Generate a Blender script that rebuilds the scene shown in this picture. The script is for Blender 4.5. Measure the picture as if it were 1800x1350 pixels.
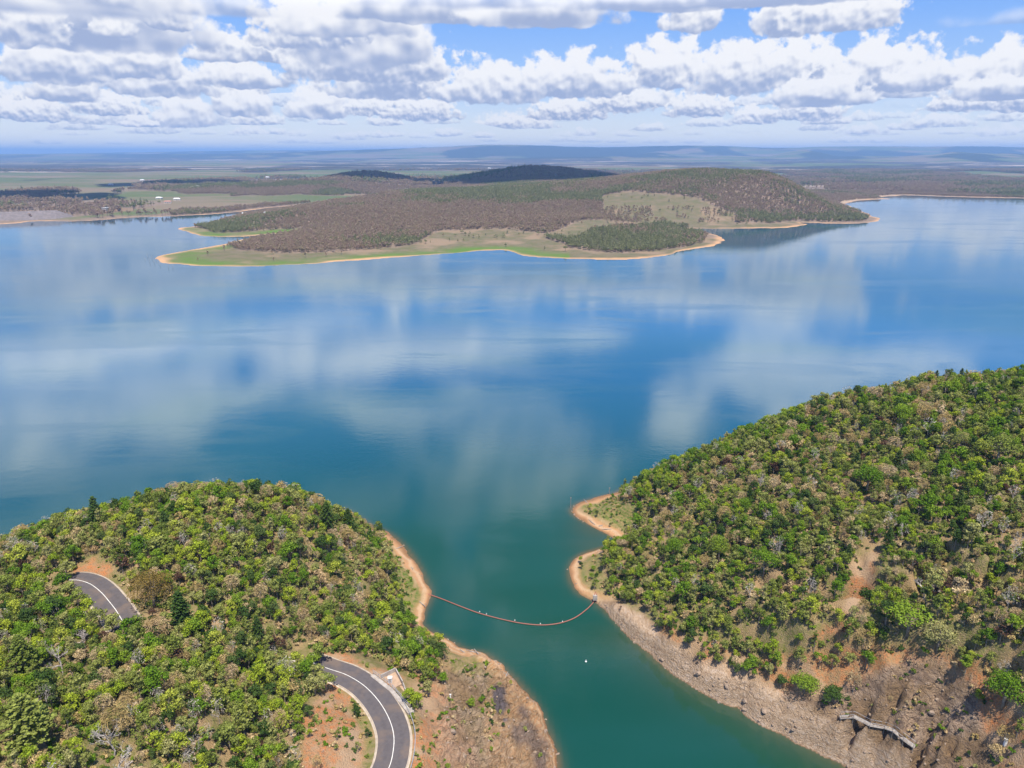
import bpy, math, random
import numpy as np

# ------------------------------------------------------------------ set-up
for _o in list(bpy.data.objects):
    bpy.data.objects.remove(_o)
SC = bpy.context.scene
COL = SC.collection
R = math.radians
F = 1239.0                     # focal length in pixels of the 1800 px wide photograph
PITCH = R(18.18)
CAMZ = 125.0
cam = bpy.data.cameras.new('camera'); camo = bpy.data.objects.new('camera', cam); COL.objects.link(camo)
camo.location = (0, 0, CAMZ); camo.rotation_euler = (R(90) - PITCH, 0, 0)
cam.sensor_width = 36; cam.lens = 36 * F / 1800; cam.clip_start = 1; cam.clip_end = 150000
SC.camera = camo
SC.view_settings.view_transform = 'Standard'; SC.view_settings.look = 'None'
SC.view_settings.gamma = 1; SC.view_settings.exposure = 0.5
SC.render.engine = 'CYCLES'
SC.cycles.use_denoising = True
SC.cycles.max_bounces = 6; SC.cycles.diffuse_bounces = 2; SC.cycles.glossy_bounces = 2
SC.cycles.transmission_bounces = 3; SC.cycles.volume_bounces = 0; SC.cycles.transparent_max_bounces = 6
SC.cycles.sample_clamp_indirect = 6

SUN_EL = R(67); SUN_AZ = R(163)      # azimuth from +Y towards +X: ahead and to the right
SUND = np.array([math.cos(SUN_EL)*math.sin(SUN_AZ), math.cos(SUN_EL)*math.cos(SUN_AZ), math.sin(SUN_EL)])
sun = bpy.data.lights.new('sun', 'SUN'); suno = bpy.data.objects.new('sun', sun); COL.objects.link(suno)
sun.energy = 5.0; sun.angle = R(0.53); sun.color = (1.0, 0.935, 0.82)
suno.rotation_euler = (R(90) - SUN_EL, 0, -SUN_AZ + math.pi)   # set exactly below
from mathutils import Vector
suno.rotation_euler = Vector(-SUND).to_track_quat('-Z', 'Y').to_euler()
suno.location = (0, 0, 400)

# ------------------------------------------------------------------ projection helpers
cT, sT = math.cos(PITCH), math.sin(PITCH)
def ray(px, py):
    xc = (np.asarray(px, float) - 900) / F; yc = (675 - np.asarray(py, float)) / F
    return xc, cT + yc * sT, -sT + yc * cT
def at(px, py, z=0.0):
    dx, dy, dz = ray(px, py)
    t = (np.asarray(z, float) - CAMZ) / dz
    return dx * t, dy * t
def atY(px, py, Y):
    dx, dy, dz = ray(px, py)
    t = Y / dy
    return dx * t, CAMZ + dz * t
def proj(X, Y, Z):
    Z = Z - CAMZ
    dep = Y * cT - Z * sT; up = Y * sT + Z * cT
    dep = np.maximum(dep, 1e-3)
    return 900 + F * X / dep, 675 - F * up / dep, dep

# ------------------------------------------------------------------ noise
def hash2(ix, iy, seed):
    n = (ix.astype(np.int64) * 374761393 + iy.astype(np.int64) * 668265263 + seed * 1274126177) & 0x7fffffff
    n = ((n ^ (n >> 13)) * 1274126177) & 0x7fffffff
    n = n ^ (n >> 16)
    return (n & 0xffff) / 65535.0
def vnoise(x, y, seed=0):
    x = np.asarray(x, float); y = np.asarray(y, float)
    ix = np.floor(x); iy = np.floor(y); fx = x - ix; fy = y - iy
    fx = fx * fx * (3 - 2 * fx); fy = fy * fy * (3 - 2 * fy)
    a = hash2(ix, iy, seed); b = hash2(ix + 1, iy, seed); c = hash2(ix, iy + 1, seed); d = hash2(ix + 1, iy + 1, seed)
    return (a * (1 - fx) + b * fx) * (1 - fy) + (c * (1 - fx) + d * fx) * fy
def fbm(x, y, oct=4, seed=0, ridged=False):
    s = 0; a = 0.5; tot = 0
    for k in range(oct):
        v = vnoise(x * 2 ** k + 13.7 * k, y * 2 ** k - 7.1 * k, seed + k)
        if ridged: v = 1 - abs(2 * v - 1)
        s = s + a * v; tot += a; a *= 0.5
    return s / tot
def sstep(a, b, x):
    t = np.clip((x - a) / (b - a), 0, 1); return t * t * (3 - 2 * t)
def seg_dist(X, Y, P, closed=True):
    P = np.asarray(P, float); Q = np.roll(P, -1, 0) if closed else P[1:]; A = P if closed else P[:-1]
    d = np.full(X.shape, 1e18)
    for (ax, ay), (bx, by) in zip(A, Q):
        vx, vy = bx - ax, by - ay
        t = np.clip(((X - ax) * vx + (Y - ay) * vy) / (vx * vx + vy * vy + 1e-9), 0, 1)
        d = np.minimum(d, (X - ax - t * vx) ** 2 + (Y - ay - t * vy) ** 2)
    return np.sqrt(d)
def inside(X, Y, P):
    P = np.asarray(P, float); Q = np.roll(P, -1, 0); r = np.zeros(X.shape, bool)
    for (ax, ay), (bx, by) in zip(P, Q):
        if ay == by: continue
        c = ((ay > Y) != (by > Y)) & (X < (bx - ax) * (Y - ay) / (by - ay) + ax)
        r ^= c
    return r
def sdist(X, Y, P):
    d = seg_dist(X, Y, P)
    return np.where(inside(X, Y, P), d, -d)
def smooth_line(P, n=4, closed=False):      # Catmull-Rom
    P = np.asarray(P, float); m = len(P); out = []
    rng = range(m) if closed else range(m - 1)
    for i in rng:
        p0, p1, p2, p3 = [P[(i + k) % m] if closed else P[min(max(i + k, 0), m - 1)] for k in (-1, 0, 1, 2)]
        for t in np.arange(n) / n:
            out.append(0.5 * (2 * p1 + (p2 - p0) * t + (2 * p0 - 5 * p1 + 4 * p2 - p3) * t * t + (3 * p1 - p0 - 3 * p2 + p3) * t ** 3))
    if not closed: out.append(P[-1])
    return np.array(out)

# ------------------------------------------------------------------ mesh helpers
def mkmesh(name, V, faces, mats=(), midx=None, smooth=False, attrs=None):
    V = np.asarray(V, np.float32).reshape(-1, 3)
    me = bpy.data.meshes.new(name)
    if isinstance(faces, np.ndarray):
        k = faces.shape[1]; tot = np.full(len(faces), k, np.int32); li = faces.reshape(-1).astype(np.int32)
    else:
        tot = np.array([len(f) for f in faces], np.int32); li = np.array([i for f in faces for i in f], np.int32)
    me.vertices.add(len(V)); me.vertices.foreach_set('co', V.ravel())
    me.loops.add(len(li)); me.loops.foreach_set('vertex_index', li)
    me.polygons.add(len(tot)); st = np.concatenate([[0], np.cumsum(tot)[:-1]]).astype(np.int32) if len(tot) else np.zeros(0, np.int32)
    me.polygons.foreach_set('loop_start', st); me.polygons.foreach_set('loop_total', tot)
    if midx is not None: me.polygons.foreach_set('material_index', np.asarray(midx, np.int32))
    me.polygons.foreach_set('use_smooth', np.full(len(tot), smooth, bool))
    for m in mats: me.materials.append(m)
    if attrs:
        for k, a in attrs.items():
            at_ = me.attributes.new(k, 'FLOAT', 'POINT'); at_.data.foreach_set('value', np.asarray(a, np.float32).ravel())
    me.update(calc_edges=True); me.validate()
    return me
def link(name, me, parent=None):
    o = bpy.data.objects.new(name, me); COL.objects.link(o)
    if parent is not None: o.parent = parent
    return o
def tag(o, label=None, cat=None, group=None, kind=None):
    if label: o['label'] = label
    if cat: o['category'] = cat
    if group: o['group'] = group
    if kind: o['kind'] = kind
    return o
def empty(name, loc=(0, 0, 0), rz=0):
    o = bpy.data.objects.new(name, None); COL.objects.link(o); o.location = loc; o.rotation_euler = (0, 0, rz)
    o.empty_display_size = 0.5
    return o
class MB:                                      # collects simple shapes into one mesh
    def __init__(s): s.v = []; s.f = []; s.m = []; s.n = 0
    def add(s, V, Fc, mi=0):
        V = np.asarray(V, float).reshape(-1, 3); s.v.append(V); s.f += [tuple(int(i) + s.n for i in f) for f in Fc]; s.m += [mi] * len(Fc); s.n += len(V)
    def box(s, c, d, rz=0, mi=0, taper=1.0):
        x, y, z = d[0] / 2, d[1] / 2, d[2] / 2
        V = np.array([[-x, -y, -z], [x, -y, -z], [x, y, -z], [-x, y, -z], [-x * taper, -y * taper, z], [x * taper, -y * taper, z], [x * taper, y * taper, z], [-x * taper, y * taper, z]])
        ca, sa = math.cos(rz), math.sin(rz); W = V.copy(); W[:, 0] = V[:, 0] * ca - V[:, 1] * sa; W[:, 1] = V[:, 0] * sa + V[:, 1] * ca
        s.add(W + np.array(c), [(0, 3, 2, 1), (4, 5, 6, 7), (0, 1, 5, 4), (1, 2, 6, 5), (2, 3, 7, 6), (3, 0, 4, 7)], mi)
    def tube(s, pts, rad, sides=6, mi=0, cap=True):
        pts = np.asarray(pts, float); n = len(pts); rad = np.broadcast_to(rad, (n,)); rings = []
        for i in range(n):
            t = pts[min(i + 1, n - 1)] - pts[max(i - 1, 0)]; t = t / (np.linalg.norm(t) + 1e-9)
            a = np.array([0, 0, 1.0]) if abs(t[2]) < .9 else np.array([1.0, 0, 0])
            u = np.cross(t, a); u /= np.linalg.norm(u); w = np.cross(t, u)
            th = np.arange(sides) * 2 * math.pi / sides
            rings.append(pts[i] + rad[i] * (np.cos(th)[:, None] * u + np.sin(th)[:, None] * w))
        V = np.concatenate(rings); Fc = []
        for i in range(n - 1):
            for k in range(sides):
                k2 = (k + 1) % sides; Fc.append((i * sides + k, i * sides + k2, (i + 1) * sides + k2, (i + 1) * sides + k))
        if cap: Fc += [tuple(range(sides))[::-1], tuple((n - 1) * sides + k for k in range(sides))]
        s.add(V, Fc, mi)
    def mesh(s, name, mats, smooth=False): return mkmesh(name, np.concatenate(s.v), s.f, mats, s.m, smooth)
    def build(s, name, mats, parent=None, smooth=False):
        return link(name, s.mesh(name, mats if isinstance(mats, (list, tuple)) else [mats], smooth), parent)

# ------------------------------------------------------------------ node helper
class NB:
    def __init__(s, tree): s.t = tree; s.L = tree.links
    def n(s, typ, **kw):
        nd = s.t.nodes.new(typ)
        for k, v in kw.items(): setattr(nd, k, v)
        return nd
    def put(s, sock, v):
        if v is None: return
        if isinstance(v, bpy.types.NodeSocket): s.L.new(v, sock)
        else:
            if hasattr(sock.default_value, '__len__'):
                if isinstance(v, (int, float)): v = (v,) * len(sock.default_value)
                if len(sock.default_value) == 4 and len(v) == 3: v = (*v, 1)
            sock.default_value = v
    def m(s, op, a, b=None, c=None, clamp=False):
        nd = s.n('ShaderNodeMath', operation=op, use_clamp=clamp)
        for i, v in enumerate((a, b, c)):
            if v is not None: s.put(nd.inputs[i], v)
        return nd.outputs[0]
    def vm(s, op, a, b=None, c=None):
        nd = s.n('ShaderNodeVectorMath', operation=op)
        for i, v in enumerate((a, b, c)):
            if v is not None: s.put(nd.inputs[i], v)
        return nd.outputs[0] if op not in ('LENGTH', 'DOT_PRODUCT') else nd.outputs[1]
    def mr(s, v, a, b, c=0., d=1., smooth=True):
        nd = s.n('ShaderNodeMapRange', interpolation_type='SMOOTHSTEP' if smooth else 'LINEAR')
        for i, x in enumerate((v, a, b, c, d)): s.put(nd.inputs[i], x)
        return nd.outputs[0]
    def mix(s, f, a, b, blend='MIX'):
        nd = s.n('ShaderNodeMix', data_type='RGBA', blend_type=blend, clamp_factor=True)
        s.put(nd.inputs[0], f); s.put(nd.inputs[6], a); s.put(nd.inputs[7], b); return nd.outputs[2]
    def noise(s, vec, scale=1, detail=4, rough=.5, dist=0., dim='3D', w=None):
        nd = s.n('ShaderNodeTexNoise', noise_dimensions=dim)
        if vec is not None: s.put(nd.inputs['Vector'], vec)
        s.put(nd.inputs['Scale'], scale); s.put(nd.inputs['Detail'], detail); s.put(nd.inputs['Roughness'], rough); s.put(nd.inputs['Distortion'], dist)
        if w is not None: s.put(nd.inputs['W'], w)
        return nd.outputs['Fac']
    def attr(s, name, typ='GEOMETRY', out='Fac'):
        nd = s.n('ShaderNodeAttribute', attribute_name=name, attribute_type=typ); return nd.outputs[out]
    def ramp(s, f, stops, interp='LINEAR'):
        nd = s.n('ShaderNodeValToRGB'); cr = nd.color_ramp; cr.interpolation = interp
        while len(cr.elements) > 1: cr.elements.remove(cr.elements[-1])
        cr.elements[0].position = stops[0][0]; cr.elements[0].color = (*stops[0][1], 1)
        for p, c in stops[1:]:
            e = cr.elements.new(p); e.color = (*c, 1)
        s.put(nd.inputs[0], f); return nd.outputs[0]
def new_mat(name):
    m = bpy.data.materials.new(name); m.use_nodes = True; m.node_tree.nodes.clear()
    b = NB(m.node_tree); out = b.n('ShaderNodeOutputMaterial'); return m, b, out
def principled(b, out, col, rough=.8, spec=.3, normal=None, metal=0):
    p = b.n('ShaderNodeBsdfPrincipled'); b.put(p.inputs['Base Color'], col); b.put(p.inputs['Roughness'], rough)
    b.put(p.inputs['Specular IOR Level'], spec); b.put(p.inputs['Metallic'], metal)
    if normal is not None: b.put(p.inputs['Normal'], normal)
    b.L.new(p.outputs[0], out.inputs[0]); return p
def simple(name, c1, c2=None, scale=3, rough=.8, spec=.3, bump=0, metal=0):
    m, b, out = new_mat(name); g = b.n('ShaderNodeTexCoord').outputs['Object']
    nz = b.noise(g, scale, 5, .6)
    c2 = c2 or tuple(x * .7 for x in c1)
    col = b.mix(b.mr(nz, .35, .65), c1, c2); nrm = None
    if bump:
        bp = b.n('ShaderNodeBump'); b.put(bp.inputs['Distance'], bump); b.put(bp.inputs['Height'], nz); nrm = bp.outputs[0]
    principled(b, out, col, rough, spec, nrm, metal); return m

# ------------------------------------------------------------------ world: Nishita sky and cumulus field by direction
W = bpy.data.worlds.new('World'); SC.world = W; W.use_nodes = True; W.node_tree.nodes.clear()
b = NB(W.node_tree)
SKYS = 0.1
sky = b.n('ShaderNodeTexSky', sky_type='NISHITA'); sky.sun_disc = False; sky.sun_elevation = SUN_EL; sky.sun_rotation = SUN_AZ
sky.altitude = 200; sky.air_density = 1.0; sky.dust_density = .6; sky.ozone_density = 2.0
g = b.n('ShaderNodeTexCoord').outputs['Generated']
sep = b.n('ShaderNodeSeparateXYZ'); b.L.new(g, sep.inputs[0]); dx, dy, dz = sep.outputs
U = b.m('MULTIPLY', b.m('ARCTAN2', dx, dy), F)
V = b.m('MULTIPLY', b.m('ARCSINE', dz), F)
cmb = b.n('ShaderNodeCombineXYZ'); b.L.new(U, cmb.inputs[0]); b.L.new(V, cmb.inputs[1]); P = cmb.outputs[0]
def pUV(px, py, refl=False):
    x, y, z = ray(px, py); n = math.sqrt(x * x + y * y + z * z); el = math.asin(z / n)
    return math.atan2(x, y) * F, (-el if refl else el) * F
skycol = b.vm('SCALE', sky.outputs[0]); skycol.node.inputs[3].default_value = SKYS
WHITE = (.67, .675, .70); GREY = (.27, .33, .49)
# shared puff noises, four sizes, and the same noises a little towards the sun for relief
SZ = {0: 13., 1: 25., 2: 52., 3: 105.}
NO = {}; EM = {}
for k, s_ in SZ.items():
    p1 = b.vm('MULTIPLY', P, (1 / s_, 1.05 / s_, 1)); p1 = b.vm('ADD', p1, (7.3 * k, 3.1 * k, 5.0 * k))
    n1 = b.noise(p1, 1.0, 7 if k else 5, .54)
    p2 = b.vm('ADD', p1, (.12, .26, 0)); n2 = b.noise(p2, 1.0, 2, .45); n3 = b.noise(p1, 1.0, 2, .45)
    NO[k] = n1; EM[k] = b.m('ADD', b.m('SUBTRACT', n3, n2), b.m('MULTIPLY', b.m('SUBTRACT', n1, n3), .45))
CG = bpy.data.node_groups.new('cumulus', 'ShaderNodeTree')
for nm, ty, io in (('P', 'NodeSocketVector', 'INPUT'), ('N', 'NodeSocketFloat', 'INPUT'), ('E', 'NodeSocketFloat', 'INPUT'), ('Scale', 'NodeSocketVector', 'INPUT'), ('Off', 'NodeSocketVector', 'INPUT'),
                   ('Soft', 'NodeSocketFloat', 'INPUT'), ('Dark', 'NodeSocketFloat', 'INPUT'), ('Opac', 'NodeSocketFloat', 'INPUT'), ('Base', 'NodeSocketColor', 'INPUT'), ('Color', 'NodeSocketColor', 'OUTPUT')):
    CG.interface.new_socket(nm, in_out=io, socket_type=ty)
gb = NB(CG); gi = gb.n('NodeGroupInput'); go = gb.n('NodeGroupOutput'); I = gi.outputs
q = gb.vm('MULTIPLY_ADD', I['P'], I['Scale'], I['Off'])
sp = gb.n('ShaderNodeSeparateXYZ'); gb.L.new(q, sp.inputs[0]); x, y = sp.outputs[0], sp.outputs[1]
yy = gb.m('MAXIMUM', y, gb.m('MULTIPLY', y, -4.5))
s_ = gb.m('SUBTRACT', 1.0, gb.m('SQRT', gb.m('ADD', gb.m('MULTIPLY', x, x), gb.m('MULTIPLY', yy, yy))))
nn = gb.m('SUBTRACT', I['N'], .5)
f_ = gb.m('MULTIPLY_ADD', nn, 1.55, s_)
al = gb.m('MULTIPLY', gb.mr(f_, 0.0, I['Soft']), I['Opac'])
sh = gb.m('MULTIPLY_ADD', I['E'], 2.1, gb.m('MULTIPLY_ADD', y, 1.4, .42))
sh = gb.m('SUBTRACT', sh, gb.m('MULTIPLY', gb.mr(f_, .15, 1.0), gb.m('MULTIPLY', I['Dark'], .8)))
sh = gb.mr(sh, 0., 1.)
ccol = gb.mix(sh, GREY, WHITE)
gb.L.new(gb.mix(al, I['Base'], ccol), go.inputs[0])
def after(base):      # the direction again, read only once the colour so far is known: keeps the shader's working memory small
    return b.vm('MULTIPLY_ADD', base, (1e-6, 1e-6, 0), P)
def cumulus(base, cx, cy, w, h, k=1, soft=.22, dark=.35, op=1.0, refl=False):
    u, v = pUV(cx, cy, refl)
    nd = b.n('ShaderNodeGroup'); nd.node_tree = CG
    sx, sy = 2.0 / w, 1.0 / h
    for nm, val in (('P', after(base)), ('N', NO[k]), ('E', EM[k]), ('Scale', (sx, sy, 0)), ('Off', (-u * sx, -v * sy, 0)), ('Soft', soft), ('Dark', dark), ('Opac', op), ('Base', base)):
        b.put(nd.inputs[nm], val)
    return nd.outputs[0]
col = skycol
# pale air towards the horizon
col = b.mix(.72, col, b.ramp(b.mr(V, -20., 620., smooth=False), [(0, (.86, .82, .76)), (.06, (.66, .68, .72)), (.12, (.48, .56, .72)), (.20, (.25, .40, .72)), (.36, (.11, .29, .74)), (.55, (.03, .12, .42)), (1, (.02, .08, .30))]))
# far rows of small cumulus, drawn from the horizon upwards
def field_of(base, cw, ch, v0, v1, k, seed, cover, op):
    """one layer of small cumulus: a cell pattern gives every cloud its own place and size"""
    pc = b.vm('ADD', b.vm('MULTIPLY', after(base), (1 / cw, 1 / ch, 0)), (seed, seed * 2.3, 0))
    vo = b.n('ShaderNodeTexVoronoi', voronoi_dimensions='2D', feature='F1'); b.put(vo.inputs['Vector'], pc); b.put(vo.inputs['Scale'], 1.0); b.put(vo.inputs['Randomness'], .9)
    loc = b.vm('SUBTRACT', pc, vo.outputs['Position'])
    sc_ = b.n('ShaderNodeSeparateColor'); b.L.new(vo.outputs['Color'], sc_.inputs[0]); sz_ = b.m('MULTIPLY_ADD', sc_.outputs[0], .55, .55)
    vc = b.n('ShaderNodeSeparateXYZ'); b.L.new(vo.outputs['Position'], vc.inputs[0]); vv = b.m('MULTIPLY', b.m('SUBTRACT', vc.outputs[1], seed * 2.3), ch)
    gate = b.m('MULTIPLY', b.m('MULTIPLY', b.mr(vv, v0 - 4, v0 + 4), b.mr(vv, v1 + 4, v1 - 4)), b.mr(sc_.outputs[1], 1 - cover, 1 - cover + .04))
    inv = b.m('DIVIDE', 1.0, sz_); cx_ = b.n('ShaderNodeCombineXYZ'); b.put(cx_.inputs[0], b.m('MULTIPLY', inv, 1.75)); b.put(cx_.inputs[1], b.m('MULTIPLY', inv, 1.15))
    loc = b.vm('MULTIPLY', b.vm('ADD', loc, (0, .32, 0)), cx_.outputs[0])
    nd = b.n('ShaderNodeGroup'); nd.node_tree = CG
    for nm, val in (('P', loc), ('N', NO[k]), ('E', EM[k]), ('Scale', (1, 1, 0)), ('Off', (0, 0, 0)), ('Soft', .35), ('Dark', .1), ('Opac', b.m('MULTIPLY', gate, op)), ('Base', base)):
        b.put(nd.inputs[nm], val)
    return nd.outputs[0]
for a_ in ((55., 13., 14., 34., 0, 3.1, .8, .45), (80., 19., 26., 56., 0, 7.7, .85, .7), (115., 28., 44., 84., 0, 12.9, .7, .85), (150., 40., 70., 112., 1, 19.3, .5, .95)):
    col = field_of(col, *a_)
# cumulus masses seen in the photograph: (x, base y, width, height, noise size, darkness)
for c in ((60, 205, 130, 34, 0, .1), (190, 195, 130, 34, 0, .1), (330, 213, 120, 46, 1, .1), (425, 195, 110, 44, 1, .1), (245, 220, 70, 16, 0, 0.), (560, 198, 120, 50, 1, .1), (650, 196, 90, 34, 0, .1), (740, 204, 150, 40, 0, .2), (1000, 204, 150, 34, 0, .2), (1090, 190, 130, 38, 0, .2), (1230, 198, 130, 36, 0, .2), (1330, 212, 90, 26, 0, .1), (1420, 204, 130, 36, 0, .2), (1690, 190, 110, 26, 0, .2), (1780, 188, 90, 36, 0, .2),
          (280, 158, 190, 50, 1, .2), (120, 165, 110, 60, 1, .0), (430, 146, 150, 44, 1, .2), (480, 100, 150, 48, 1, .0), (390, 98, 130, 44, 1, .1), (95, 132, 170, 62, 1, .35), (235, 126, 150, 56, 1, .2),
          (1165, 140, 170, 72, 1, .1), (1290, 150, 170, 74, 1, .25), (1400, 138, 190, 72, 1, .15), (1540, 148, 190, 74, 1, .15), (1620, 152, 120, 40, 1, .3), (1440, 178, 170, 46, 1, .35), (1770, 142, 200, 56, 1, .1), (1760, 168, 160, 34, 1, .5),
          (690, 162, 260, 56, 1, .6), (860, 168, 240, 60, 1, .2), (1010, 160, 220, 66, 1, .3), (650, 130, 300, 70, 1, .35), (640, 95, 260, 110, 2, .15), (540, 70, 190, 76, 1, .0), (600, 52, 230, 60, 2, .0), (760, 30, 330, 50, 2, .5), (960, 38, 300, 50, 2, .7),
          (150, 66, 380, 90, 2, .8), (40, 60, 130, 80, 1, .1), (200, 52, 90, 46, 1, -.2), (300, 40, 80, 50, 1, .1), (1215, 44, 110, 52, 1, .1), (1385, 50, 130, 60, 1, .6), (1480, 40, 190, 60, 1, .0), (1290, 4, 620, 50, 2, .7)):
    col = cumulus(col, *c[:5], dark=c[5], soft=.3 if c[4] > 1 else .25)
dk = b.noise(b.vm('MULTIPLY', after(col), (1 / 330., 1 / 110., 0)), 1.0, 5, .55, .4)
col = b.mix(b.m('MULTIPLY', b.m('MULTIPLY', b.mr(dk, .49, .60), .85), b.m('MULTIPLY', b.mr(V, 215., 300.), b.mr(V, 560., 420.))), col, b.mix(b.mr(dk, .55, .75), (.62, .64, .67), (.42, .45, .52)))
# the sky above the frame, which the lake mirrors: given by the lake pixel that mirrors it
for c in ((120, 500, 520, 60, 3, .1, 1.), (150, 580, 520, 90, 3, .15, 1.), (60, 700, 460, 140, 3, .4, .9), (300, 500, 260, 50, 2, .1, .9), (580, 600, 360, 110, 3, .05, 1.), (430, 490, 300, 40, 2, .1, .8), (780, 580, 380, 90, 3, .3, .9), (850, 500, 420, 45, 2, .2, .9), (1120, 500, 420, 30, 2, .2, .6), (1195, 690, 150, 130, 2, .0, 1.),
          (1430, 710, 210, 80, 2, .0, 1.), (1460, 515, 260, 22, 2, .3, .5), (900, 760, 520, 230, 3, .45, .9), (960, 1000, 520, 220, 3, .5, .8), (620, 860, 260, 120, 3, .4, .5), (140, 900, 700, 200, 3, .4, .8), (1750, 480, 260, 20, 2, .1, .4), (1720, 600, 220, 30, 2, .3, .3), (1380, 620, 240, 50, 2, .2, .5)):
    col = cumulus(col, *c[:5], dark=c[5], soft=.7, op=c[6], refl=True)
up = b.vm('SCALE', col); b.put(up.node.inputs[3], b.m('MULTIPLY', b.mr(V, 200., 300., 1.0, 2.1), b.mr(V, 430., 640., 1.0, .6))); col = up      # brightening added to the sky above the frame to lift the lake's reflections
bg = b.n('ShaderNodeBackground'); b.L.new(col, bg.inputs[0]); bg.inputs[1].default_value = 1.0
wo = b.n('ShaderNodeOutputWorld'); b.L.new(bg.outputs[0], wo.inputs[0])
W.cycles.sampling_method = 'MANUAL'; W.cycles.sample_map_resolution = 512

# ------------------------------------------------------------------ near terrain
def shore(pxs): return [tuple(float(v) for v in at(a, c_, 0)) for a, c_ in pxs]
L_PX = [(655, 925), (685, 938), (712, 962), (735, 993), (752, 1030), (756, 1052), (745, 1080), (747, 1102), (790, 1127), (820, 1143), (853, 1150), (885, 1175), (915, 1205), (945, 1245), (965, 1290), (980, 1330), (986, 1372), (985, 1450)]
Lsh = smooth_line(shore(L_PX), 4)
LEFT = np.concatenate([Lsh, [(-2, 60), (-30, 20), (-240, 20), (-300, 120), (-215, 165), (-168, 190), (-140, 210), (-115, 226), (-85, 232), (-62, 233)]])
R_PX = [(1575, 1400), (1490, 1350), (1440, 1325), (1400, 1303), (1340, 1272), (1300, 1246), (1240, 1218), (1190, 1190), (1150, 1160), (1110, 1120), (1075, 1085), (1045, 1057), (1018, 1042), (1003, 1018), (1004, 992), (1022, 974), (1058, 962), (1085, 950), (1062, 936), (1030, 920), (1010, 907), (1004, 896), (1018, 884), (1045, 876), (1078, 868)]
Rsh = smooth_line(shore(R_PX), 4)
RIGHT = np.concatenate([Rsh, [(55, 262), (75, 275), (120, 305), (190, 335), (300, 345), (380, 250), (330, 20), (150, 20), (95, 60), (82, 95)]])
ctl = []     # px, py, z of the bare ground
for c in ((0, 1022, 33), (60, 990, 33), (160, 950, 34.3), (250, 910, 36.4), (350, 889, 36), (450, 889, 32.5), (550, 905, 26), (610, 930, 16), (660, 975, 5), (690, 1060, 5), (640, 1000, 12),
          (135, 1015, 32), (175, 1035, 32), (210, 1075, 31), (100, 1150, 35), (100, 1250, 38), (60, 1345, 40), (300, 1150, 29), (300, 1250, 31), (300, 1345, 31), (400, 1000, 31), (300, 980, 35), (200, 980, 35), (400, 1100, 26), (450, 1200, 24), (450, 1330, 24),
          (550, 1000, 22), (550, 1100, 19), (620, 1060, 14), (640, 1130, 14), (700, 1150, 13), (760, 1180, 9), (760, 1230, 12), (760, 1320, 12), (820, 1190, 5), (850, 1200, 4.5), (900, 1300, 4), (850, 1300, 7.5), (800, 1270, 10), (930, 1330, 2.5), (600, 1260, 18.5), (545, 1310, 22), (860, 1175, 2.5), (730, 1050, 2), (725, 990, 2.5),
          (1100, 890, 5), (1160, 850, 11), (1200, 828, 16), (1300, 790, 24.5), (1400, 760, 31.5), (1500, 730, 38.5), (1600, 696, 44.5), (1700, 684, 48), (1800, 684, 49), (1950, 690, 49.5),
          (1110, 960, 5), (1060, 905, 2.5), (1100, 920, 4), (1200, 900, 13), (1200, 1000, 10), (1130, 1010, 6), (1040, 1005, 2.5), (1150, 1060, 6.5), (1200, 1110, 8.5), (1300, 900, 22), (1300, 1000, 18), (1300, 1100, 14.5), (1280, 1175, 8), (1400, 850, 30), (1400, 1000, 25), (1400, 1100, 20.5), (1380, 1200, 12),
          (1500, 800, 36), (1500, 900, 34), (1500, 1050, 27), (1500, 1150, 21), (1480, 1250, 11.5), (1600, 760, 44), (1600, 900, 38), (1600, 1050, 31), (1600, 1150, 25), (1600, 1250, 17), (1600, 1335, 11.5), (1750, 750, 48), (1750, 900, 44), (1750, 1050, 38), (1750, 1200, 30), (1780, 1330, 21), (1950, 1000, 46), (1950, 1300, 34)):
    X_, Y_ = at(*c); ctl.append((float(X_), float(Y_), c[2]))
ctl += [(-250, 60, 42), (-180, 124, 24), (-100, 50, 42), (-60, 60, 30), (-30, 70, 16), (-5, 80, 6), (-230, 140, 18), (-150, 188, 10), (-100, 212, 10), (-70, 215, 7), (100, 70, 18), (150, 60, 34), (110, 288, 8), (180, 300, 18), (60, 250, 5), (280, 300, 20), (320, 200, 50), (250, 80, 45)]
ctl = np.array(ctl)
def tps_fit(P_, lam=3.0):
    n = len(P_); D = np.hypot(P_[:, None, 0] - P_[None, :, 0], P_[:, None, 1] - P_[None, :, 1])
    K = np.where(D > 0, D * D * np.log(D + 1e-9), 0) + lam * np.eye(n) * 10
    A = np.zeros((n + 3, n + 3)); A[:n, :n] = K; A[:n, n] = 1; A[:n, n + 1:] = P_[:, :2]; A[n, :n] = 1; A[n + 1:, :n] = P_[:, :2].T
    return np.linalg.solve(A, np.concatenate([P_[:, 2], [0, 0, 0]]))
TW = tps_fit(ctl)
def tps(X, Y):
    z = TW[-3] + TW[-2] * X + TW[-1] * Y
    for (a, c_, _), w in zip(ctl, TW[:-3]):
        r2 = (X - a) ** 2 + (Y - c_) ** 2; z = z + w * r2 * np.log(r2 + 1e-9) * .5
    return z
def pts3(L_):   # (px, py, z) -> world
    out = []
    for a, c_, z in L_:
        X_, Y_ = at(a, c_, z); out.append((float(X_), float(Y_), z))
    return np.array(out)
ROADW = 6.1
road_lo = smooth_line(pts3([(535, 1160, 17.5), (556, 1168, 17.4), (580, 1177, 17.2), (610, 1187.5, 17.0), (640, 1206, 16.9), (665, 1232, 16.8), (683, 1262, 16.7), (692, 1292, 16.6), (691, 1322, 16.5), (683, 1352, 16.4), (660, 1395, 16.3), (620, 1440, 16.2)]), 8)
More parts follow.
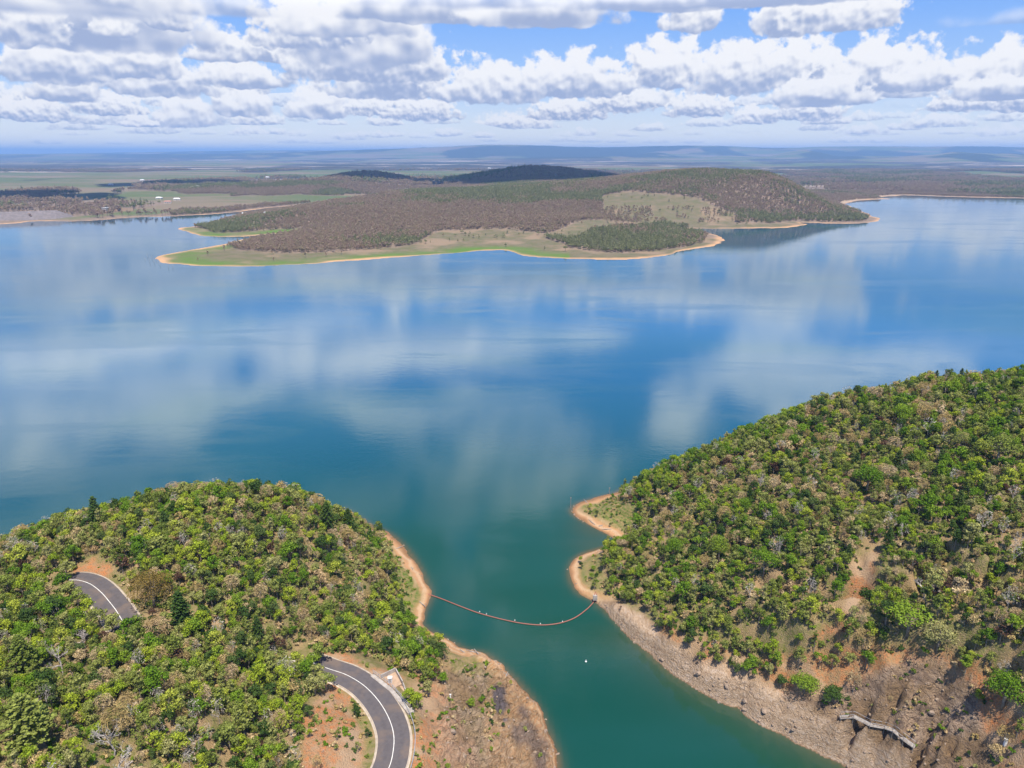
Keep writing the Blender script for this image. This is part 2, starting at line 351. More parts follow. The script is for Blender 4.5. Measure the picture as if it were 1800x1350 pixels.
road_up = smooth_line(pts3([(122, 1020, 32.3), (140, 1021, 32.2), (160, 1028, 32), (178, 1042, 31.8), (192, 1058, 31.5), (205, 1075, 31.2), (220, 1100, 30.8)]), 8)
def road_field(X, Y):
    best = np.full(X.shape, 1e9); zz = np.zeros(X.shape)
    for rd in (road_lo, road_up):
        for p0, p1 in zip(rd[:-1], rd[1:]):
            vx, vy = p1[0] - p0[0], p1[1] - p0[1]
            t = np.clip(((X - p0[0]) * vx + (Y - p0[1]) * vy) / (vx * vx + vy * vy + 1e-9), 0, 1)
            d = np.hypot(X - p0[0] - t * vx, Y - p0[1] - t * vy)
            k = d < best; best = np.where(k, d, best); zz = np.where(k, p0[2] + t * (p1[2] - p0[2]), zz)
    return best, zz
ROCK_R = [(1045, 1052), (1085, 1072), (1125, 1095), (1160, 1125), (1215, 1160), (1260, 1185), (1330, 1205), (1400, 1225), (1450, 1230), (1500, 1205), (1560, 1165), (1640, 1165), (1700, 1200), (1720, 1260), (1740, 1360), (1740, 1500), (1400, 1500), (1000, 1100)]
PAD_C = pts3([(683, 1197, 16.6)])[0]
def ground(X, Y):
    X = np.asarray(X, float); Y = np.asarray(Y, float)
    dl = sdist(X, Y, LEFT); dr = sdist(X, Y, RIGHT); isl = dl > dr; d = np.maximum(dl, dr)
    d = d + (fbm(X * .16, Y * .16, 4, 201) - .5) * 3.2 * np.exp(-(d / 12) ** 2)
    z = np.maximum(tps(X, Y), .4)
    px, py, _ = proj(X, Y, np.maximum(z, 0))
    cliff = np.where(isl, 0, sstep(0, 60, (px - 1040)) * sstep(-140, -60, 180 - py + 0 * px - 0) * 0 + sstep(1035, 1090, px) * sstep(1040, 1075, py))
    steep = .30 + .9 * cliff + np.where(isl, .25 * sstep(1120, 1160, py), 0)
    nz = fbm(X * .05, Y * .05, 4, 3) - .5
    z = z + nz * 5 * sstep(2, 18, d)
    ramp = (d * steep + np.maximum(d - 9, 0) * .9) * (1 + .5 * (fbm(X * .25, Y * .25, 3, 9) - .5)) + cliff * 1.6 * sstep(0, 1.2, d)
    k = 1.2
    h = np.clip(.5 + .5 * (z - ramp) / k, 0, 1); zz = z * (1 - h) + ramp * h - k * h * (1 - h)     # smooth minimum
    zz = np.where(d > 0, np.maximum(zz, .02 * d), np.maximum(d * .35, -3))
    # rock relief
    rk = sstep(-10, 12, sdist(px, py, ROCK_R)) * np.where(isl, 0, 1)
    rl = np.where(isl, 1, 0) * sstep(745, 800, px) * sstep(1130, 1190, py)
    rr = np.clip(rk + .85 * rl, 0, 1) * sstep(.3, 3, d)
    u = X * .8 + Y * .6; v = -X * .6 + Y * .8
    zz = zz + rr * ((fbm(u * .13 + fbm(X * .2, Y * .2, 2, 22), v * .42, 5, 21, True) - .62) * 8.0 + (fbm(X * .55, Y * .55, 3, 31, True) - .55) * 3.0)
    # gullies down the right slope
    zz = zz + np.where(isl, 0, 1) * sstep(4, 20, d) * (fbm(X * .03, Y * .012, 3, 51, True) - .6) * 5
    near = (X > -170) & (X < 60) & (Y < 230)
    if near.any():
        rd, rz = road_field(X[near], Y[near])
        w = 1 - sstep(ROADW / 2 + 1.3, ROADW / 2 + 6, rd)
        zn = zz[near]; zn = zn * (1 - w) + (rz - .12) * w
        pd = np.hypot(X[near] - PAD_C[0] - 1, Y[near] - PAD_C[1]); w2 = (1 - sstep(5, 8, pd)) * (1 - sstep(ROADW / 2 + 0, ROADW / 2 + .5, -rd + 2 * ROADW / 2)) * 0
        zz = zz.copy(); zz[near] = zn
    return zz, d, isl
GX = np.arange(-215, 262, .62); GY = np.arange(58, 345, .62)
gx, gy = np.meshgrid(GX, GY); gz, gd, gl = ground(gx, gy)
def zat(x, y):
    i = np.clip((np.asarray(x) - GX[0]) / .62, 0, len(GX) - 1.001); j = np.clip((np.asarray(y) - GY[0]) / .62, 0, len(GY) - 1.001)
    i0 = i.astype(int); j0 = j.astype(int); fi = i - i0; fj = j - j0
    return (gz[j0, i0] * (1 - fi) + gz[j0, i0 + 1] * fi) * (1 - fj) + (gz[j0 + 1, i0] * (1 - fi) + gz[j0 + 1, i0 + 1] * fi) * fj
def dat(x, y):
    i = np.clip(np.rint((np.asarray(x) - GX[0]) / .62).astype(int), 0, len(GX) - 1); j = np.clip(np.rint((np.asarray(y) - GY[0]) / .62).astype(int), 0, len(GY) - 1)
    return gd[j, i], gl[j, i]
gpx, gpy, gdep = proj(gx, gy, gz)
wob = (fbm(gx * .22, gy * .22, 3, 77) - .5) * 36
def pm(poly, feather=10): return sstep(-feather, feather, sdist(gpx, gpy, poly) + wob)
SOILS = [[(1075, 1060), (1180, 1100), (1330, 1160), (1420, 1140), (1500, 1120), (1600, 1140), (1720, 1160), (1830, 1250), (1830, 1420), (1400, 1420), (1050, 1100)], [(545, 1225), (600, 1195), (635, 1200), (650, 1270), (640, 1350), (610, 1400), (520, 1400), (535, 1300)], [(560, 1150), (600, 1140), (660, 1170), (700, 1190), (690, 1210), (620, 1185)],
         [(130, 1000), (165, 985), (205, 1000), (190, 1015), (140, 1012)], [(1500, 1000), (1530, 965), (1555, 960), (1545, 1000), (1540, 1040), (1500, 1090), (1470, 1085), (1490, 1040)],
         [(1470, 1090), (1510, 1085), (1500, 1110), (1440, 1130), (1400, 1135), (1430, 1110)], [(240, 1235), (262, 1245), (270, 1262), (250, 1258)], [(760, 1100), (770, 1180), (850, 1350), (790, 1400), (725, 1400), (735, 1190)], [(1700, 1180), (1800, 1260), (1800, 1350), (1720, 1350)]]
bw = (fbm(gx * .09, gy * .09, 3, 177) - .5) * 7
soil = np.zeros_like(gz)
for i_, p in enumerate(SOILS): soil = np.maximum(soil, pm(p, 9) * (.8 if i_ == 0 else 1))
rock = np.where(gl, sstep(740, 800, gpx) * sstep(1160, 1200, gpy) * .75, pm(ROCK_R, 10)) * sstep(-.5, 1, gd)
sand = np.where(gl, 1 - sstep(2.6, 5.2, gd + wob * .03 + bw * .6), (1 - sstep(2.4, 4.8, gd + wob * .03 + bw * .5)) * (1 - sstep(1030, 1070, gpy)))
sand = np.maximum(sand, np.where(gl, 1, 0) * pm([(845, 1150), (880, 1165), (905, 1200), (935, 1250), (960, 1310), (980, 1400), (860, 1400), (850, 1300), (862, 1200)], 8) * .5)
palerock = np.where(gl, 0, (1 - sstep(2.4, 4.6, gd + wob * .07 + bw * .4)) * sstep(1040, 1070, gpy))
slate = np.where(gl, np.maximum(pm([(866, 1203), (886, 1203), (892, 1238), (886, 1266), (870, 1248)], 4), .75 * pm([(918, 1245), (945, 1275), (966, 1320), (975, 1400), (925, 1400), (935, 1320), (905, 1290)], 8)), pm([(1130, 1120), (1200, 1165), (1260, 1195), (1330, 1225), (1420, 1262), (1500, 1300), (1560, 1340), (1500, 1400), (1380, 1300), (1290, 1250), (1200, 1205), (1140, 1150)], 6) * .8)
grass = np.where(gl, (1 - sstep(10, 13, gd)) * sstep(640, 670, gpx) * (1 - sstep(1110, 1135, gpy)), 0)
grass = np.maximum(grass, pm([(1020, 885), (1080, 870), (1130, 890), (1140, 925), (1085, 945), (1040, 925)], 6))
grass = np.maximum(grass, pm([(1010, 990), (1060, 965), (1070, 985), (1050, 1030), (1020, 1025)], 5) * .6)
grass = np.maximum(grass, pm([(605, 1195), (640, 1225), (655, 1260), (660, 1300), (645, 1330), (630, 1280), (610, 1240)], 5) * .9)
sand = sand * (1 - .9 * slate)
ny, nx = gx.shape
idx = np.arange(ny * nx).reshape(ny, nx)
quads = np.stack([idx[:-1, :-1], idx[:-1, 1:], idx[1:, 1:], idx[1:, :-1]], -1).reshape(-1, 4)
keep = (gz.ravel()[quads] > -2.9).any(1); quads = quads[keep]
used = np.zeros(ny * nx, bool); used[quads.ravel()] = True; remap = np.cumsum(used) - 1
TV = np.stack([gx.ravel(), gy.ravel(), gz.ravel()], 1)[used]
TM, b, out = new_mat('hillside_ground')
pos = b.n('ShaderNodeNewGeometry').outputs['Position']; sp = b.n('ShaderNodeSeparateXYZ'); b.L.new(pos, sp.inputs[0])
n_f = b.noise(pos, .9, 6, .65); n_c = b.noise(pos, .12, 4, .55); n_x = b.noise(pos, 3.2, 4, .6)
base = b.mix(b.mr(n_f, .4, .62), (.26, .20, .10), (.17, .165, .05)); base = b.mix(b.mr(n_c, .45, .65), base, (.34, .23, .12))
so = b.mix(b.mr(n_f, .38, .6), (.47, .185, .07), (.38, .22, .115)); so = b.mix(b.mr(n_x, .5, .66), so, (.22, .15, .08)); so = b.mix(b.mr(n_c, .45, .6), so, (.40, .27, .165))
gr = b.mix(b.mr(n_f, .4, .6), (.10, .15, .025), (.24, .20, .075))
st = b.vm('ADD', b.vm('MULTIPLY', pos, (1.0, .35, 1.6)), b.vm('MULTIPLY', b.noise(pos, .5, 3, .5), (1.6, 1.6, 1.6))); n_s = b.noise(st, .9, 7, .7, 1.2)
ro = b.ramp(n_s, [(.32, (.10, .07, .055)), (.42, (.32, .215, .145)), (.52, (.48, .345, .24)), (.6, (.38, .27, .185)), (.7, (.16, .115, .09))])
vc = b.n('ShaderNodeTexVoronoi', feature='DISTANCE_TO_EDGE'); b.put(vc.inputs['Vector'], b.vm('ADD', st, b.vm('MULTIPLY', pos, (0, 0, 0)))); b.put(vc.inputs['Scale'], .55); crack = b.mr(vc.outputs['Distance'], 0., .06)
n_b = b.noise(b.vm('MULTIPLY', pos, (.30, .16, .5)), 1, 5, .65, .8)
ro = b.mix(b.mr(n_c, .42, .6), ro, b.mix(n_x, (.32, .21, .12), (.24, .16, .09)))
ro = b.mix(b.m('MULTIPLY', b.mr(n_b, .52, .62), b.mr(sp.outputs[0], 20., 40., .35, .6)), ro, (.15, .105, .08)); crack = b.m('MULTIPLY', b.m('SUBTRACT', 1.0, crack), b.m('MULTIPLY', b.mr(n_f, .42, .58), .55)); ro = b.mix(crack, ro, (.06, .042, .034))
pr = b.ramp(n_s, [(.3, (.24, .15, .09)), (.5, (.46, .33, .22)), (.7, (.52, .42, .34))])
sz = b.m('ADD', b.m('MULTIPLY', sp.outputs[2], 2.6), b.m('MULTIPLY', n_c, 2.5)); ban = b.m('SINE', b.m('MULTIPLY', sz, 3.0))
sa = b.mix(b.mr(ban, -.6, .9), (.50, .27, .13), (.55, .36, .21)); sa = b.mix(b.mr(n_x, .5, .7), sa, (.40, .26, .15))
gr = b.mix(b.m('MULTIPLY', b.mr(ban, .1, .9), .6), gr, (.32, .22, .10))
c = b.mix(b.attr('soil'), base, so); c = b.mix(b.attr('grass'), c, gr); c = b.mix(b.attr('rock'), c, ro); c = b.mix(b.attr('slate'), c, b.ramp(n_s, [(.35, (.05, .045, .05)), (.6, (.15, .13, .14))])); c = b.mix(b.attr('palerock'), c, pr); c = b.mix(b.attr('sand'), c, sa)
wet = b.mr(sp.outputs[2], .35, .02); c = b.mix(b.m('MULTIPLY', wet, .7), c, (.16, .085, .04))
hh = b.m('ADD', b.m('MULTIPLY', b.m('SUBTRACT', n_s, b.m('MULTIPLY', crack, .4)), b.attr('rock')), b.m('MULTIPLY', n_x, .35))
bp = b.n('ShaderNodeBump'); bp.inputs['Distance'].default_value = 1.3; b.put(bp.inputs['Height'], hh); bp.inputs['Strength'].default_value = 1.0
principled(b, out, c, .9, .15, bp.outputs[0])
terr = link('terrain', mkmesh('terrain', TV, remap[quads], [TM], None, True, {'soil': soil.ravel()[used], 'rock': rock.ravel()[used], 'sand': sand.ravel()[used], 'grass': grass.ravel()[used], 'palerock': palerock.ravel()[used], 'slate': slate.ravel()[used]}))
tag(terr, 'wooded headlands either side of the channel with sandy shores and rocky bank', 'hill', kind='structure')

# ------------------------------------------------------------------ far terrain
FAR_PX = [(-900, 400), (-300, 397), (0, 394), (60, 389), (150, 388.5), (230, 382), (300, 380.5), (400, 374.5), (470, 366), (560, 357), (620, 350), (690, 345), (720, 343), (690, 347), (620, 354), (540, 362), (470, 371), (400, 381), (345, 397),
          (314, 401), (330, 409), (370, 416), (410, 417), (460, 413), (500, 409.5), (470, 413), (430, 421), (385, 430), (330, 441), (292, 449), (280, 455), (298, 463), (350, 468), (430, 468), (520, 465), (600, 460), (700, 452), (800, 445), (880, 441), (905, 447), (950, 452),
          (1050, 457), (1120, 455), (1190, 445), (1245, 433), (1272, 423), (1264, 415), (1240, 409), (1210, 402.5), (1300, 402), (1380, 400), (1422, 395), (1405, 391.5), (1440, 392), (1500, 393), (1535, 391), (1546, 386), (1530, 377), (1500, 365), (1488, 358),
          (1502, 354), (1530, 351), (1570, 350), (1545, 347), (1590, 343.5), (1640, 345), (1700, 347), (1800, 349), (1950, 352), (2300, 352), (3000, 352)]
FW = shore(FAR_PX)
FAR = np.concatenate([smooth_line(FW, 3), [(60000, 60000), (-60000, 60000)]])
Yrow = 700 * (40000 / 700) ** (np.arange(520) / 519.0)
Tcol = np.linspace(-1.35, 1.35, 900)
fy, ft = np.meshgrid(Yrow, Tcol, indexing='ij'); fx = ft * fy
def hillpx(px, Y): return (px - 900) / F * Y / 1.03
HILLS = [(1250, 1750, 66, 250, 330), (1130, 1900, 7, 330, 300), (1430, 1600, 14, 130, 160), (930, 2650, 42, 200, 260), (1020, 2700, 22, 230, 200), (870, 1900, 14, 300, 380), (620, 1500, 11, 250, 260), (740, 1700, 12, 260, 280), (640, 2750, 40, 115, 190), (700, 2700, 6, 200, 160), (510, 2350, 26, 280, 130), (1040, 1180, 7, 110, 60), (430, 1290, 6, 120, 70)]
def farz(X, Y):
    d = sdist(X, Y, FAR)
    d = d + (fbm(X * .02, Y * .02, 4, 211) - .5) * 22 * np.exp(-(d / 60) ** 2)
    z = .02 + 3.2 * sstep(0, 160, d) + 3 * sstep(150, 900, d)
    for px, Yh, h, sx, sy in HILLS:
        z = z + h * np.exp(-((X - hillpx(px, Yh)) / sx) ** 2 * .5 - ((Y - Yh) / sy) ** 2 * .5) * sstep(0, 230, d)
    z = z + (fbm(X * .004, Y * .004, 4, 5) - .5) * 14 * sstep(60, 400, d)
    th = X / np.maximum(Y, 1) * F + 900
    def ridge(yr, wid, hfun, seed, amp, fr):
        prof = hfun * (1 + amp * (fbm(th * fr, th * 0 + seed, 5, seed) - .5) * 2)
        return np.maximum(prof, 0) * np.exp(-((Y - yr) / wid) ** 2)
    m = np.zeros(X.shape)
    m = np.maximum(m, ridge(9500, 1300, 92 * sstep(1330, 1650, th) + 10 * sstep(1100, 1300, th), 61, .35, 1 / 120))
    m = np.maximum(m, 150 * np.exp(-((th - 1385) / 62) ** 2) * np.exp(-((Y - 11500) / 1000) ** 2))
    m = np.maximum(m, 120 * np.exp(-((th - 1140) / 50) ** 2) * np.exp(-((Y - 12500) / 1000) ** 2))
    m = np.maximum(m, ridge(14500, 1700, 85 + 145 * sstep(330, 880, th) + 24 * np.exp(-((th - 860) / 70) ** 2), 71, .13, 1 / 150))
    m = np.maximum(m, ridge(11000, 900, 60 * sstep(500, 950, th), 81, .5, 1 / 90))
    m = np.maximum(m, ridge(19500, 1500, 95 + 90 * sstep(200, 500, th), 91, .3, 1 / 200))
    z = z + m + (fbm(X * .0006, Y * .0006, 4, 15) - .5) * 20 * sstep(3500, 7000, Y)
    return np.where(d > 0, np.maximum(z, .01 * np.minimum(d, 60) + .02), np.maximum(d * .05, -2.5)), d
fz, fd = farz(fx, fy)
fpx, fpy, fdep = proj(fx, fy, np.maximum(fz, 0))
fw = (fbm(fx * .015, fy * .015, 3, 41) - .5)
def fpm(poly, feather=2.5, X=None, Y=None, wa=9): return sstep(-feather, feather, sdist(fpx, fpy, poly) + fw * wa)
CLEAR = [[(1060, 345), (1075, 338), (1160, 340), (1250, 355), (1245, 362), (1290, 375), (1290, 395), (1240, 395), (1060, 395)],
         [(730, 430), (775, 404), (830, 402), (960, 410), (1010, 392), (1065, 385), (1240, 392), (1320, 392), (1420, 391), (1430, 400), (1290, 405), (1230, 398), (1060, 404), (1040, 425), (985, 420), (960, 418), (1000, 436), (1100, 446), (1200, 436), (1240, 418), (1290, 420), (1260, 445), (1100, 465), (900, 455), (700, 460), (270, 480), (270, 445), (380, 428), (420, 441), (500, 446), (600, 440), (700, 434)],
         [(310, 398), (340, 402), (380, 410), (520, 404), (560, 400), (500, 412), (400, 422), (330, 414)]]
clear = np.zeros_like(fz)
for p in CLEAR: clear = np.maximum(clear, fpm(p))
clear = np.where(fpy > 335, clear, 0)
WOODC = [(1000, 430), (1040, 405), (1100, 396), (1200, 398), (1240, 412), (1235, 428), (1180, 438), (1090, 442), (1030, 438)]
wood2 = fpm(WOODC)
rim = (1 - sstep(3, 15, fd + fw * 22))
lush = (1 - sstep(20, 60, fd + fw * 10)) * (fpx < 1000) * (fpy > 400)
fieldn = fbm(fx * .0011 + 3, fy * .0007, 3, 101)
field = sstep(.52, .57, fieldn) * sstep(1900, 2200, fy)
field = np.maximum(field, fpm([(160, 345), (250, 335), (330, 340), (440, 345), (640, 342), (690, 342), (600, 352), (470, 360), (380, 366), (230, 377), (60, 388), (160, 378), (300, 358), (200, 352), (60, 352)], 2) * (fpy > 330))
field = np.where((fpx > 780) & (fpx < 1180) & (fy < 3600) & (fy > 1900), 0, field)
field = np.where((fpy > 318) & (fpx > 700) & (fpx < 1545) & (fy < 2350), 0, field)
dry = np.clip((1 - sstep(40, 130, fd)) * (fpx > 1480) * (fpy < 362), 0, 1)
idx = np.arange(fz.size).reshape(fz.shape)
fq = np.stack([idx[:-1, :-1], idx[:-1, 1:], idx[1:, 1:], idx[1:, :-1]], -1).reshape(-1, 4)
fk = (fz.ravel()[fq] > -2.4).any(1); fq = fq[fk]
FM, b, out = new_mat('distant_ground')
pos = b.n('ShaderNodeNewGeometry').outputs['Position']
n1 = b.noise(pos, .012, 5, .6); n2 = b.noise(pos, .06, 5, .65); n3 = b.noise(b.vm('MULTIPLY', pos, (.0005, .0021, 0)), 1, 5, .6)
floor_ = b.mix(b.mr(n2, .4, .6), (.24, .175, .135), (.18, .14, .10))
plain = b.mix(b.mr(n3, .46, .54), (.045, .045, .035), (.10, .08, .065)); plain = b.mix(b.mr(n3, .585, .61), plain, (.40, .33, .26)); plain = b.mix(b.mr(n1, .56, .62), plain, (.05, .06, .035))  # dark streaks: bushland, and partly cloud shade put into the ground colour
fieldc = b.mix(b.mr(n3, .45, .55), (.10, .125, .05), (.19, .15, .10))
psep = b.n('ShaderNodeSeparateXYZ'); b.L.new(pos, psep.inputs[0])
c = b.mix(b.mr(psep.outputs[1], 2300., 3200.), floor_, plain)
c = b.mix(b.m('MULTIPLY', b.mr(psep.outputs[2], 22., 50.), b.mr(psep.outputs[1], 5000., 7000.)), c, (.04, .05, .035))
c = b.mix(b.attr('field'), c, fieldc)
clr = b.mix(b.mr(n2, .38, .62), (.165, .135, .085), (.125, .12, .06)); clr = b.mix(b.mr(n1, .5, .62), clr, (.24, .175, .115))
c = b.mix(b.attr('clear'), c, clr)
c = b.mix(b.m('MULTIPLY', b.attr('lush'), b.mr(n1, .35, .6, 1., .35)), c, (.09, .17, .025))
c = b.mix(b.attr('dry'), c, (.36, .27, .19))
c = b.mix(b.attr('rim'), c, b.mix(b.mr(n2, .4, .6), (.52, .31, .16), (.42, .26, .15)))
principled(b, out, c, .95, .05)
used = np.zeros(fz.size, bool); used[fq.ravel()] = True; remap = np.cumsum(used) - 1
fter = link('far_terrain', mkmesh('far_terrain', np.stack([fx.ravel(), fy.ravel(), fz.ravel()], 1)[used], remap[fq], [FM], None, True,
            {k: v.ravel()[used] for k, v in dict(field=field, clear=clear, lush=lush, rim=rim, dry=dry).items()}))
tag(fter, 'long wooded peninsula, plains and blue ranges beyond the lake', 'terrain', kind='structure')

# ------------------------------------------------------------------ water
def axis(lo, hi, step, far):
    a = list(np.arange(lo, hi, step)); s = step; v = hi
    up = []
    while v < far: up.append(v); s *= 1.25; v += s
    up.append(far); s = step; v = lo; dn = []
    while v > -far: s *= 1.25; v -= s; dn.append(max(v, -far))
    return np.array(sorted(set(dn)) + a + up)
wxs = axis(-120, 130, 1.3, 38000.); wys = axis(70, 330, 1.3, 38000.); wys = wys[wys > -3500]
wx, wy = np.meshgrid(wxs, wys)
nearm = (np.abs(wx) < 400) & (wy < 500)
wd = np.full(wx.shape, 400.); wd[nearm] = np.minimum(-np.minimum(sdist(wx[nearm], wy[nearm], LEFT), 1e9), -sdist(wx[nearm], wy[nearm], RIGHT))
wdl = np.full(wx.shape, 400.); wdl[nearm] = -sdist(wx[nearm], wy[nearm], LEFT)
wdr = np.full(wx.shape, 400.); wdr[nearm] = -sdist(wx[nearm], wy[nearm], RIGHT)
spx, spy, _ = proj(wx, np.maximum(wy, 1), 0 * wx)
shal = np.clip(np.exp(-np.maximum(wdl, 0) / .8), 0, 1)
shal = np.maximum(shal, np.exp(-np.maximum(wdr, 0) / .9) * np.where(spy > 1050, .8, 1))
shal = np.maximum(shal, .55 * np.exp(-np.maximum(wdr, 0) / 7) * np.exp(-((spx - 1035) / 50) ** 2 - ((spy - 940) / 30) ** 2))
shal = np.maximum(shal, .35 * np.exp(-np.maximum(wdr - 1, 0) / 5) * sstep(1080, 1130, spy))
idx = np.arange(wx.size).reshape(wx.shape)
wq = np.stack([idx[:-1, :-1], idx[:-1, 1:], idx[1:, 1:], idx[1:, :-1]], -1).reshape(-1, 4)
WM, b, out = new_mat('lake_water')
pos = b.n('ShaderNodeNewGeometry').outputs['Position']; sp = b.n('ShaderNodeSeparateXYZ'); b.L.new(pos, sp.inputs[0])
big = b.noise(b.vm('MULTIPLY', pos, (.003, .006, 0)), 1, 4, .55, .6)
strk = b.noise(b.vm('MULTIPLY', pos, (.0045, .02, 0)), 1, 5, .6, 1.2)
c = b.mix(b.mr(sp.outputs[1], 130., 420.), (.004, .050, .031), (.002, .066, .115))
c = b.mix(b.m('MULTIPLY', b.mr(big, .45, .65), .5), c, (.014, .080, .078))
c = b.mix(b.m('MULTIPLY', b.attr('shallow'), .75), c, (.12, .085, .04))
rough = b.m('ADD', .02, b.m('MULTIPLY', b.mr(strk, .5, .62), .10))
wv = b.noise(b.vm('MULTIPLY', pos, (.9, 1.5, 0)), 1, 3, .5); wv2 = b.noise(b.vm('MULTIPLY', pos, (.16, .26, 0)), 1, 3, .5)
bp = b.n('ShaderNodeBump'); bp.inputs['Distance'].default_value = .12; bp.inputs['Strength'].default_value = .10
b.put(bp.inputs['Height'], b.m('ADD', wv, b.m('MULTIPLY', wv2, 1.5)))
p = principled(b, out, c, rough, .5, bp.outputs[0]); p.inputs['IOR'].default_value = 1.45
wat = link('lake_water', mkmesh('lake_water', np.stack([wx.ravel(), wy.ravel(), wx.ravel() * 0], 1), wq, [WM], None, True, {'shallow': shal}))
tag(wat, 'still blue green lake water mirroring the clouds', 'water', kind='structure')

# ------------------------------------------------------------------ foliage materials
def leaf_mat(name, stops, trans=.25):
    m, b, out = new_mat(name)
    rnd = b.n('ShaderNodeObjectInfo').outputs['Random']
    g = b.n('ShaderNodeTexCoord').outputs['Object']; nz = b.noise(g, 1.1, 3, .6)
    f = b.m('ADD', b.m('MULTIPLY', rnd, .75), b.m('MULTIPLY', nz, .35)); f = b.m('SUBTRACT', f, .05)
    col = b.ramp(f, stops)
    isl = b.n('ShaderNodeNewGeometry').outputs['Random Per Island']
    col = b.mix(1.0, col, b.ramp(isl, [(0, (.65, .65, .65)), (1, (1.35, 1.35, 1.3))]), 'MULTIPLY')
    d = b.n('ShaderNodeBsdfDiffuse'); b.L.new(col, d.inputs[0]); t = b.n('ShaderNodeBsdfTranslucent'); b.L.new(col, t.inputs[0])
    mx = b.n('ShaderNodeMixShader'); mx.inputs[0].default_value = trans; b.L.new(d.outputs[0], mx.inputs[1]); b.L.new(t.outputs[0], mx.inputs[2])
    b.L.new(mx.outputs[0], out.inputs[0]); return m
LM = {
 'olive': leaf_mat('olive_leaves', [(0, (.12, .165, .032)), (.35, (.20, .24, .05)), (.7, (.29, .305, .09)), (1, (.38, .345, .16))]),
 'green': leaf_mat('green_leaves', [(0, (.085, .17, .016)), (.5, (.15, .25, .022)), (1, (.25, .33, .04))]),
 'lime': leaf_mat('lime_leaves', [(0, (.22, .31, .025)), (.5, (.31, .37, .035)), (1, (.38, .40, .07))]),
 'dark': leaf_mat('dark_green_leaves', [(0, (.045, .085, .02)), (.5, (.075, .125, .03)), (1, (.12, .155, .05))]),
 'tan': leaf_mat('dry_tan_twigs', [(0, (.34, .25, .10)), (.4, (.46, .34, .15)), (.7, (.52, .40, .24)), (1, (.40, .24, .10))], .1),
 'maroon': leaf_mat('dead_brown_leaves', [(0, (.06, .032, .022)), (1, (.13, .075, .05))], .1),
 'pale': leaf_mat('bleached_twigs', [(0, (.48, .42, .35)), (1, (.62, .55, .48))], .05),
 'ochre': leaf_mat('ochre_leaves', [(0, (.20, .14, .035)), (1, (.24, .17, .05))]),
 'far': leaf_mat('distant_crowns', [(0, (.30, .215, .155)), (.35, (.41, .295, .225)), (.7, (.36, .295, .18)), (1, (.52, .39, .30))], .3),
 'fargreen': leaf_mat('distant_green_crowns', [(0, (.13, .15, .06)), (.5, (.21, .22, .10)), (1, (.29, .28, .15))], .1),
}
BARK = simple('pale_bark', (.32, .27, .21), (.17, .13, .10), 2)
WHITEBARK = simple('bleached_wood', (.52, .47, .42), (.36, .31, .27), 2)

rs = np.random.RandomState(11)
def quads_at(pos, nrm, size, rs, aspect=1.0, axis=None):
    n = len(pos); nrm = nrm / (np.linalg.norm(nrm, axis=1, keepdims=True) + 1e-9)
    a = axis if axis is not None else rs.normal(size=(n, 3))
    u = np.cross(nrm, a); u /= np.linalg.norm(u, axis=1, keepdims=True) + 1e-9; w = np.cross(nrm, u)
    s = (size * rs.uniform(.6, 1.3, n))[:, None]; su = s * .5; sw = s * .5 * aspect
    j = lambda: rs.uniform(.55, 1.2, (n, 1))
    V = np.stack([pos - u * su * j() - w * sw * .4, pos + w * -sw * j() + u * su * .3, pos + u * su * j() + w * sw * .4, pos + w * sw * j() - u * su * .3], 1)
    return V.reshape(-1, 3), np.arange(4 * n).reshape(n, 4)
def crown_lobes(rs, H, Rd, nl, shape='round'):
    C = []; Rr = []
    for i in range(nl):
        a = rs.uniform(0, 2 * math.pi)
        if shape == 'round':
            zf = rs.uniform(-.15, 1) ** 1 ; rr = Rd * math.sqrt(max(0, 1 - max(zf, 0) ** 2)) * rs.uniform(.25, .8); C.append((rr * math.cos(a), rr * math.sin(a), H * (.58 + .36 * zf))); Rr.append(Rd * rs.uniform(.26, .46))
        elif shape == 'tall':
            zf = rs.uniform(0, 1); rr = Rd * (1 - .55 * zf) * rs.uniform(.1, .75); C.append((rr * math.cos(a), rr * math.sin(a), H * (.35 + .6 * zf))); Rr.append(Rd * rs.uniform(.25, .42) * (1.1 - .4 * zf))
        else:     # umbrella
            rr = Rd * math.sqrt(rs.uniform(0, 1)) * .85; C.append((rr * math.cos(a), rr * math.sin(a), H * (.88 - .16 * (rr / Rd) ** 2) + rs.uniform(-.2, .1))); Rr.append(Rd * rs.uniform(.18, .32))
    return np.array(C), np.array(Rr)
def leafy(rs, H, Rd, nl=15, nleaf=46, size=.34, shape='round', gap=.0):
    C, Rr = crown_lobes(rs, H, Rd, nl, shape); Vs = []; Fs = []; n0 = 0
    for c, r in zip(C, Rr):
        n = int(nleaf * (r / (Rd * .35)) ** 1.5) + 8
        d = rs.normal(size=(n, 3)); d[:, 2] = d[:, 2] * .9 + .25; d /= np.linalg.norm(d, axis=1, keepdims=True)
        p = c + d * r * rs.uniform(.55, 1.08, (n, 1)) * np.array([1, 1, .82]); nr = d + rs.normal(size=(n, 3)) * .45
        V, Fq = quads_at(p, nr, size, rs); Vs.append(V); Fs.append(Fq + n0); n0 += len(V)
    return np.concatenate(Vs), np.concatenate(Fs), C
